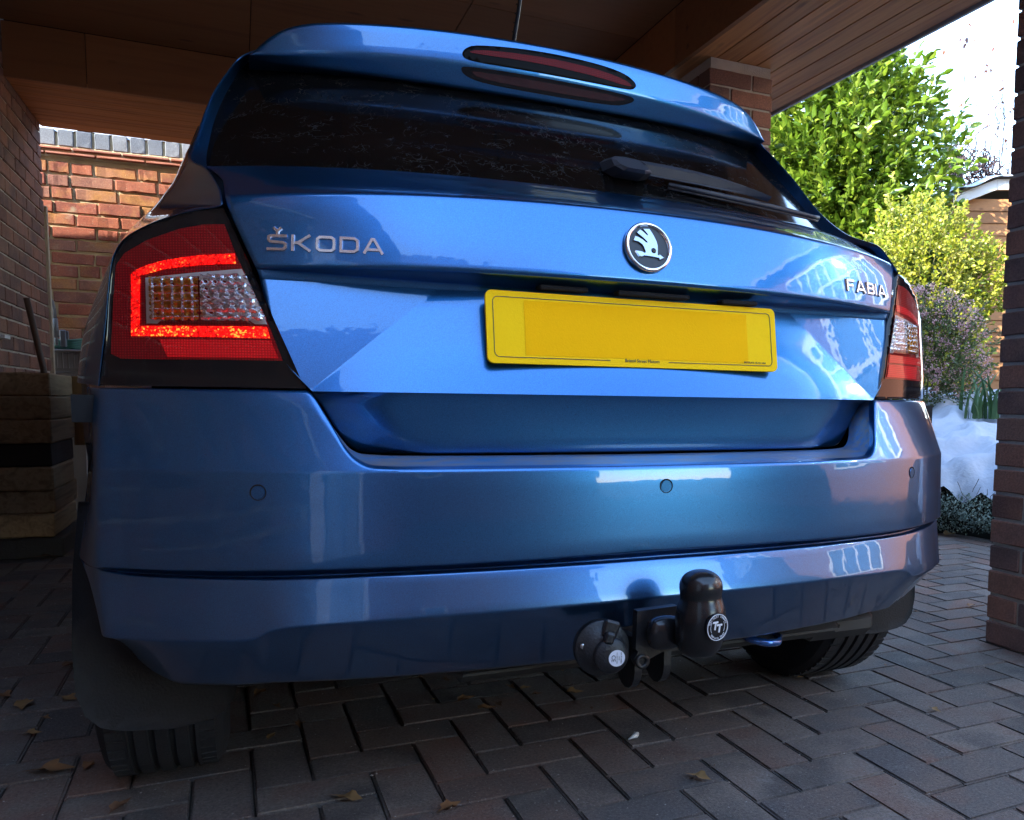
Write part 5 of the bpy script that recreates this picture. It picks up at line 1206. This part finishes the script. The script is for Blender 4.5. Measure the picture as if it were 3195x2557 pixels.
add("dead_leaves", leaves_mesh("dead_leaves", P, RNG.normal(size=(n, 3))-np.array([0, 0, 1.2]), RNG.uniform(.05, .09, n), RNG.uniform(.03, .05, n), BL), tw)

# ------------------------------------------------------------------ fallen leaves on the paving
FL = [simple("dry_leaf_a", (.20, .095, .035), .8, var=.35, vscale=60), simple("dry_leaf_b", (.26, .15, .055), .8, var=.35, vscale=60), simple("dry_leaf_c", (.13, .065, .03), .8, var=.35, vscale=60)]
LEAVES = [(-.939, .489, .050, "largest curled brown leaf on the paving left of the left rear wheel"), (-.874, .484, .026, "small round brown leaf beside the large leaf left of the wheel"), (-.974, .915, .034, ""), (-1.054, .904, .042, "long dark brown leaf in the deep shade left of the car"),
 (-1.009, .709, .024, ""), (-.802, .278, .030, "reddish brown leaf at the bottom left before the left rear tyre"), (-.997, .799, .018, ""), (-1.016, 1.192, .028, ""), (-.50, .548, .026, ""), (-.558, .497, .022, "yellowish leaf just right of the left rear tyre"),
 (-.54, .684, .020, ""), (-1.112, .996, .03, ""), (-.572, .783, .034, ""), (-.444, .160, .034, "ochre leaf at the bottom of the picture, on the paver near the middle left"), (-1.357, 2.928, .06, ""), (-.118, .486, .030, "curled ochre leaf under the bumper, leftmost of the leaf trail"),
 (-.143, .558, .030, ""), (-.079, .503, .022, ""), (.01, .579, .022, ""), (-.016, .608, .022, ""), (.104, .509, .034, "orange brown leaf under the bumper beside the towing socket"), (.021, .531, .018, ""), (-.154, .717, .02, ""), (.147, .682, .022, ""),
 (-.293, .057, .032, ""), (.112, .396, .012, ""), (-.206, .59, .010, ""), (-.205, .754, .02, ""), (.16, -.007, .030, "yellow brown leaf lying alone on the reddish paver at lower right"), (.683, .392, .012, "tiny orange leaf in front of the right rear tyre"),
 (.834, .089, .020, "pinkish brown leaf standing up on the paving right of the car"), (.45, .481, .012, ""), (1.458, .801, .018, ""), (1.705, .794, .03, ""), (.961, .388, .012, ""), (2.86, 2.02, .07, "pale orange leaf lying against the foot of the trailing shrub")]
for i, (x, y, s, lb) in enumerate(LEAVES):
    a0 = random.uniform(0, 6.28); V = []; nn = 12; s *= .78
    lob = [1.0, .72, .9, .6, .8, .7, .95, .65, .85, .6, .8, .7]
    V.append((x, y, .004+.12*s))
    for k in range(nn):
        a = a0+2*math.pi*k/nn; r = s*lob[k]*(1.35 if k in (0, 6) else .75)*random.uniform(.8, 1.15); V.append((x+r*math.cos(a), y+r*math.sin(a), .004+.35*s*abs(math.sin((a-a0)*1.0+.3))**1.5+random.uniform(0, .1)*s))
    o = part("fallen_leaf", V, [(0, 1+k, 1+(k+1) % nn) for k in range(nn)], random.choice(FL), None, True)
    cnt_ = globals().setdefault("cnt_", {}); key_ = 0 if x < -.85 else 1 if x < -.45 else 2 if x < .2 else 3; cnt_[key_] = cnt_.get(key_, 0)+1
    ORD = ["first", "second", "third", "fourth", "fifth", "sixth", "seventh", "eighth", "ninth", "tenth", "eleventh"]
    if not lb:
        same = sorted([q[0] for q in LEAVES if not q[3] and (0 if q[0] < -.85 else 1 if q[0] < -.45 else 2 if q[0] < .2 else 3) == key_]); o_ = ORD[same.index(x)]
        lb = ["small dry leaf left of the left rear wheel, %s from the left there", "small leaf in the dark gap beside the left rear tyre, %s from the left there", "small brown leaf under the rear bumper, %s from the left among those small leaves", "tiny leaf on the paving right of the tow ball, %s from the left there"][key_] % o_
    tag(o, lb or ("small dry leaf in the shade left of the left rear wheel" if x < -.85 else "small dry leaf in the dark gap behind the left rear tyre" if x < -.45 else "small dry brown leaf under the middle of the rear bumper" if x < .2 else "tiny dry leaf on the paving right of the tow ball"), "leaf", "fallen leaves on the paving")
m = MB(); m.tube([(.112, .200, .006), (.124, .203, .009), (.135, .212, .008), (.146, .224, .006)], [.0015, .004, .007, .002], 6)
o = m.obj("white_petal", simple("white_petal", (.45, .47, .46), .6), None, True); tag(o, "small pale scrap lying on a paver below the tow ball", "scrap")

# ------------------------------------------------------------------ neighbouring and added houses behind the camera (seen in the paintwork, and they shade the drive)
HB = piece_mat("house_brick", [(.20, .08, .05), (.26, .10, .06), (.30, .13, .08)], bump=.3); RT = simple("roof_tile", (.16, .06, .04), .8, var=.3, vscale=6); PANE = simple("window_glass", (.10, .16, .24), .05, spec=1.0); WF = simple("white_window_frame", (.82, .82, .82), .5)
def house(name, label, x0, x1, y0, y1, ze, zr, ridge='X', wins=(), snow=False):
    t = thing(name, label, "house", ((x0+x1)/2, (y0+y1)/2, 0)); m = MB(); m.box(x0, x1, y0, y1, -.05, ze); m.obj("wall", HB, t)
    m = MB(); ov = .35
    if ridge == 'X':
        yc_ = (y0+y1)/2; V = [(x0-ov, y0-ov, ze-.1), (x1+ov, y0-ov, ze-.1), (x1+ov, yc_, zr), (x0-ov, yc_, zr), (x0-ov, y1+ov, ze-.1), (x1+ov, y1+ov, ze-.1)]
        m.add(V, [(0, 1, 2, 3), (3, 2, 5, 4), (0, 3, 4), (1, 5, 2), (0, 4, 5, 1)])
    else:
        xc = (x0+x1)/2; V = [(x0-ov, y0-ov, ze-.1), (x0-ov, y1+ov, ze-.1), (xc, y1+ov, zr), (xc, y0-ov, zr), (x1+ov, y0-ov, ze-.1), (x1+ov, y1+ov, ze-.1)]
        m.add(V, [(0, 3, 2, 1), (3, 4, 5, 2), (0, 4, 3), (1, 2, 5), (0, 1, 5, 4)])
    m.obj("roof", RT, t)
    for (face, c0, z0, w_, h_, nx, nz) in wins:
        fo = MB(); po = MB()
        def put(mb, a0, a1, za, zb, d0, d1):
            if face == 'x0': mb.box(x0-d1, x0-d0, a0, a1, za, zb)
            elif face == 'y1': mb.box(a0, a1, y1+d0, y1+d1, za, zb)
        put(po, c0, c0+w_, z0, z0+h_, .005, .03)
        for i in range(nx+1): a = c0+w_*i/nx; put(fo, a-.045, a+.045, z0-.04, z0+h_+.04, .034, .07)
        for j in range(nz+1): zz = z0+h_*j/nz; put(fo, c0-.04, c0+w_+.04, zz-.045, zz+.045, .037, .073)
        f_ = fo.obj("window_frame", WF, t); po.obj("pane", PANE, f_)
    if snow:
        m = MB()
        if ridge == 'Y': m.add([(x0-ov-.05, y0-ov, ze-.02), (x0-ov-.05, y1+ov, ze-.02), ((x0+x1)/2, y1+ov, zr+.12), ((x0+x1)/2, y0-ov, zr+.12), (x0-ov-.05, y0-ov, ze-.14), (x0-ov-.05, y1+ov, ze-.14)], [(0, 3, 2, 1), (0, 1, 5, 4)])
        m.obj("roof_snow", SNOW, t)
    return t
house("brick_house", "brick house across the drive with white gridded windows, mirrored in the tailgate", 6.5, 13, -9.0, 1.0, 5.0, 7.2, 'Y', (('x0', -4.7, 2.9, 3.3, 1.6, 7, 2), ('x0', -.95, 2.5, .95, 1.7, 2, 1), ('x0', -8.2, 2.9, 1.6, 1.5, 3, 2), ('x0', -4.2, .7, 2.4, 1.3, 4, 1)), True)
house("brick_house", "added lower brick house behind the camera, a horizon for the paintwork to mirror", -4.1, 2.2, -12.5, -7.0, 3.9, 6.9, 'X', (('y1', -2.6, 1.0, 1.6, 1.2, 3, 1),))  # unseen house added for the reflected horizon
# house wall beyond the carport mouth with a pale door
hw = thing("side_door", "pale panelled side door in a white frame behind the camera, mirrored in the bumper", "door", (-1.58, -2.4, 0))
DO = simple("pale_door_paint", (.36, .42, .46), .4); m = MB(); m.box(-1.62, -1.585, -2.85, -1.95, 0, 2.05); m.obj("door_leaf", DO, hw)
m = MB(); m.box(-1.60, -1.555, -1.95, -1.71, 0, 2.2); m.box(-1.60, -1.555, -3.0, -2.85, 0, 2.2); m.box(-1.60, -1.555, -2.85, -1.95, 2.05, 2.2); m.obj("door_frame", WF, hw)
for z0 in (.2, 1.1):
    for y0 in (-2.75, -2.36): m = MB(); m.box(-1.584, -1.572, y0, y0+.3, z0, z0+.7, b=.004); m.obj("door_panel", DO, hw)
m = MB(); m.box(-7.0, -1.60, -9.0, -1.705, 0, 4.4); m.box(-7.0, -1.915, -1.70, -.2, 0, 4.4); o = m.obj("house_wing", HB); tag(o, "unseen brick side wing of the house behind the camera, raised to shade the drive", "house wing")  # unseen wing, height and length set to keep sun off drive and car
m = MB(); m.box(-6.0, -1.91, -.19, 4.56, 0, 2.53); o = m.obj("house_extension", HB); tag(o, "low flat-roofed brick extension behind the left carport wall", "house extension")
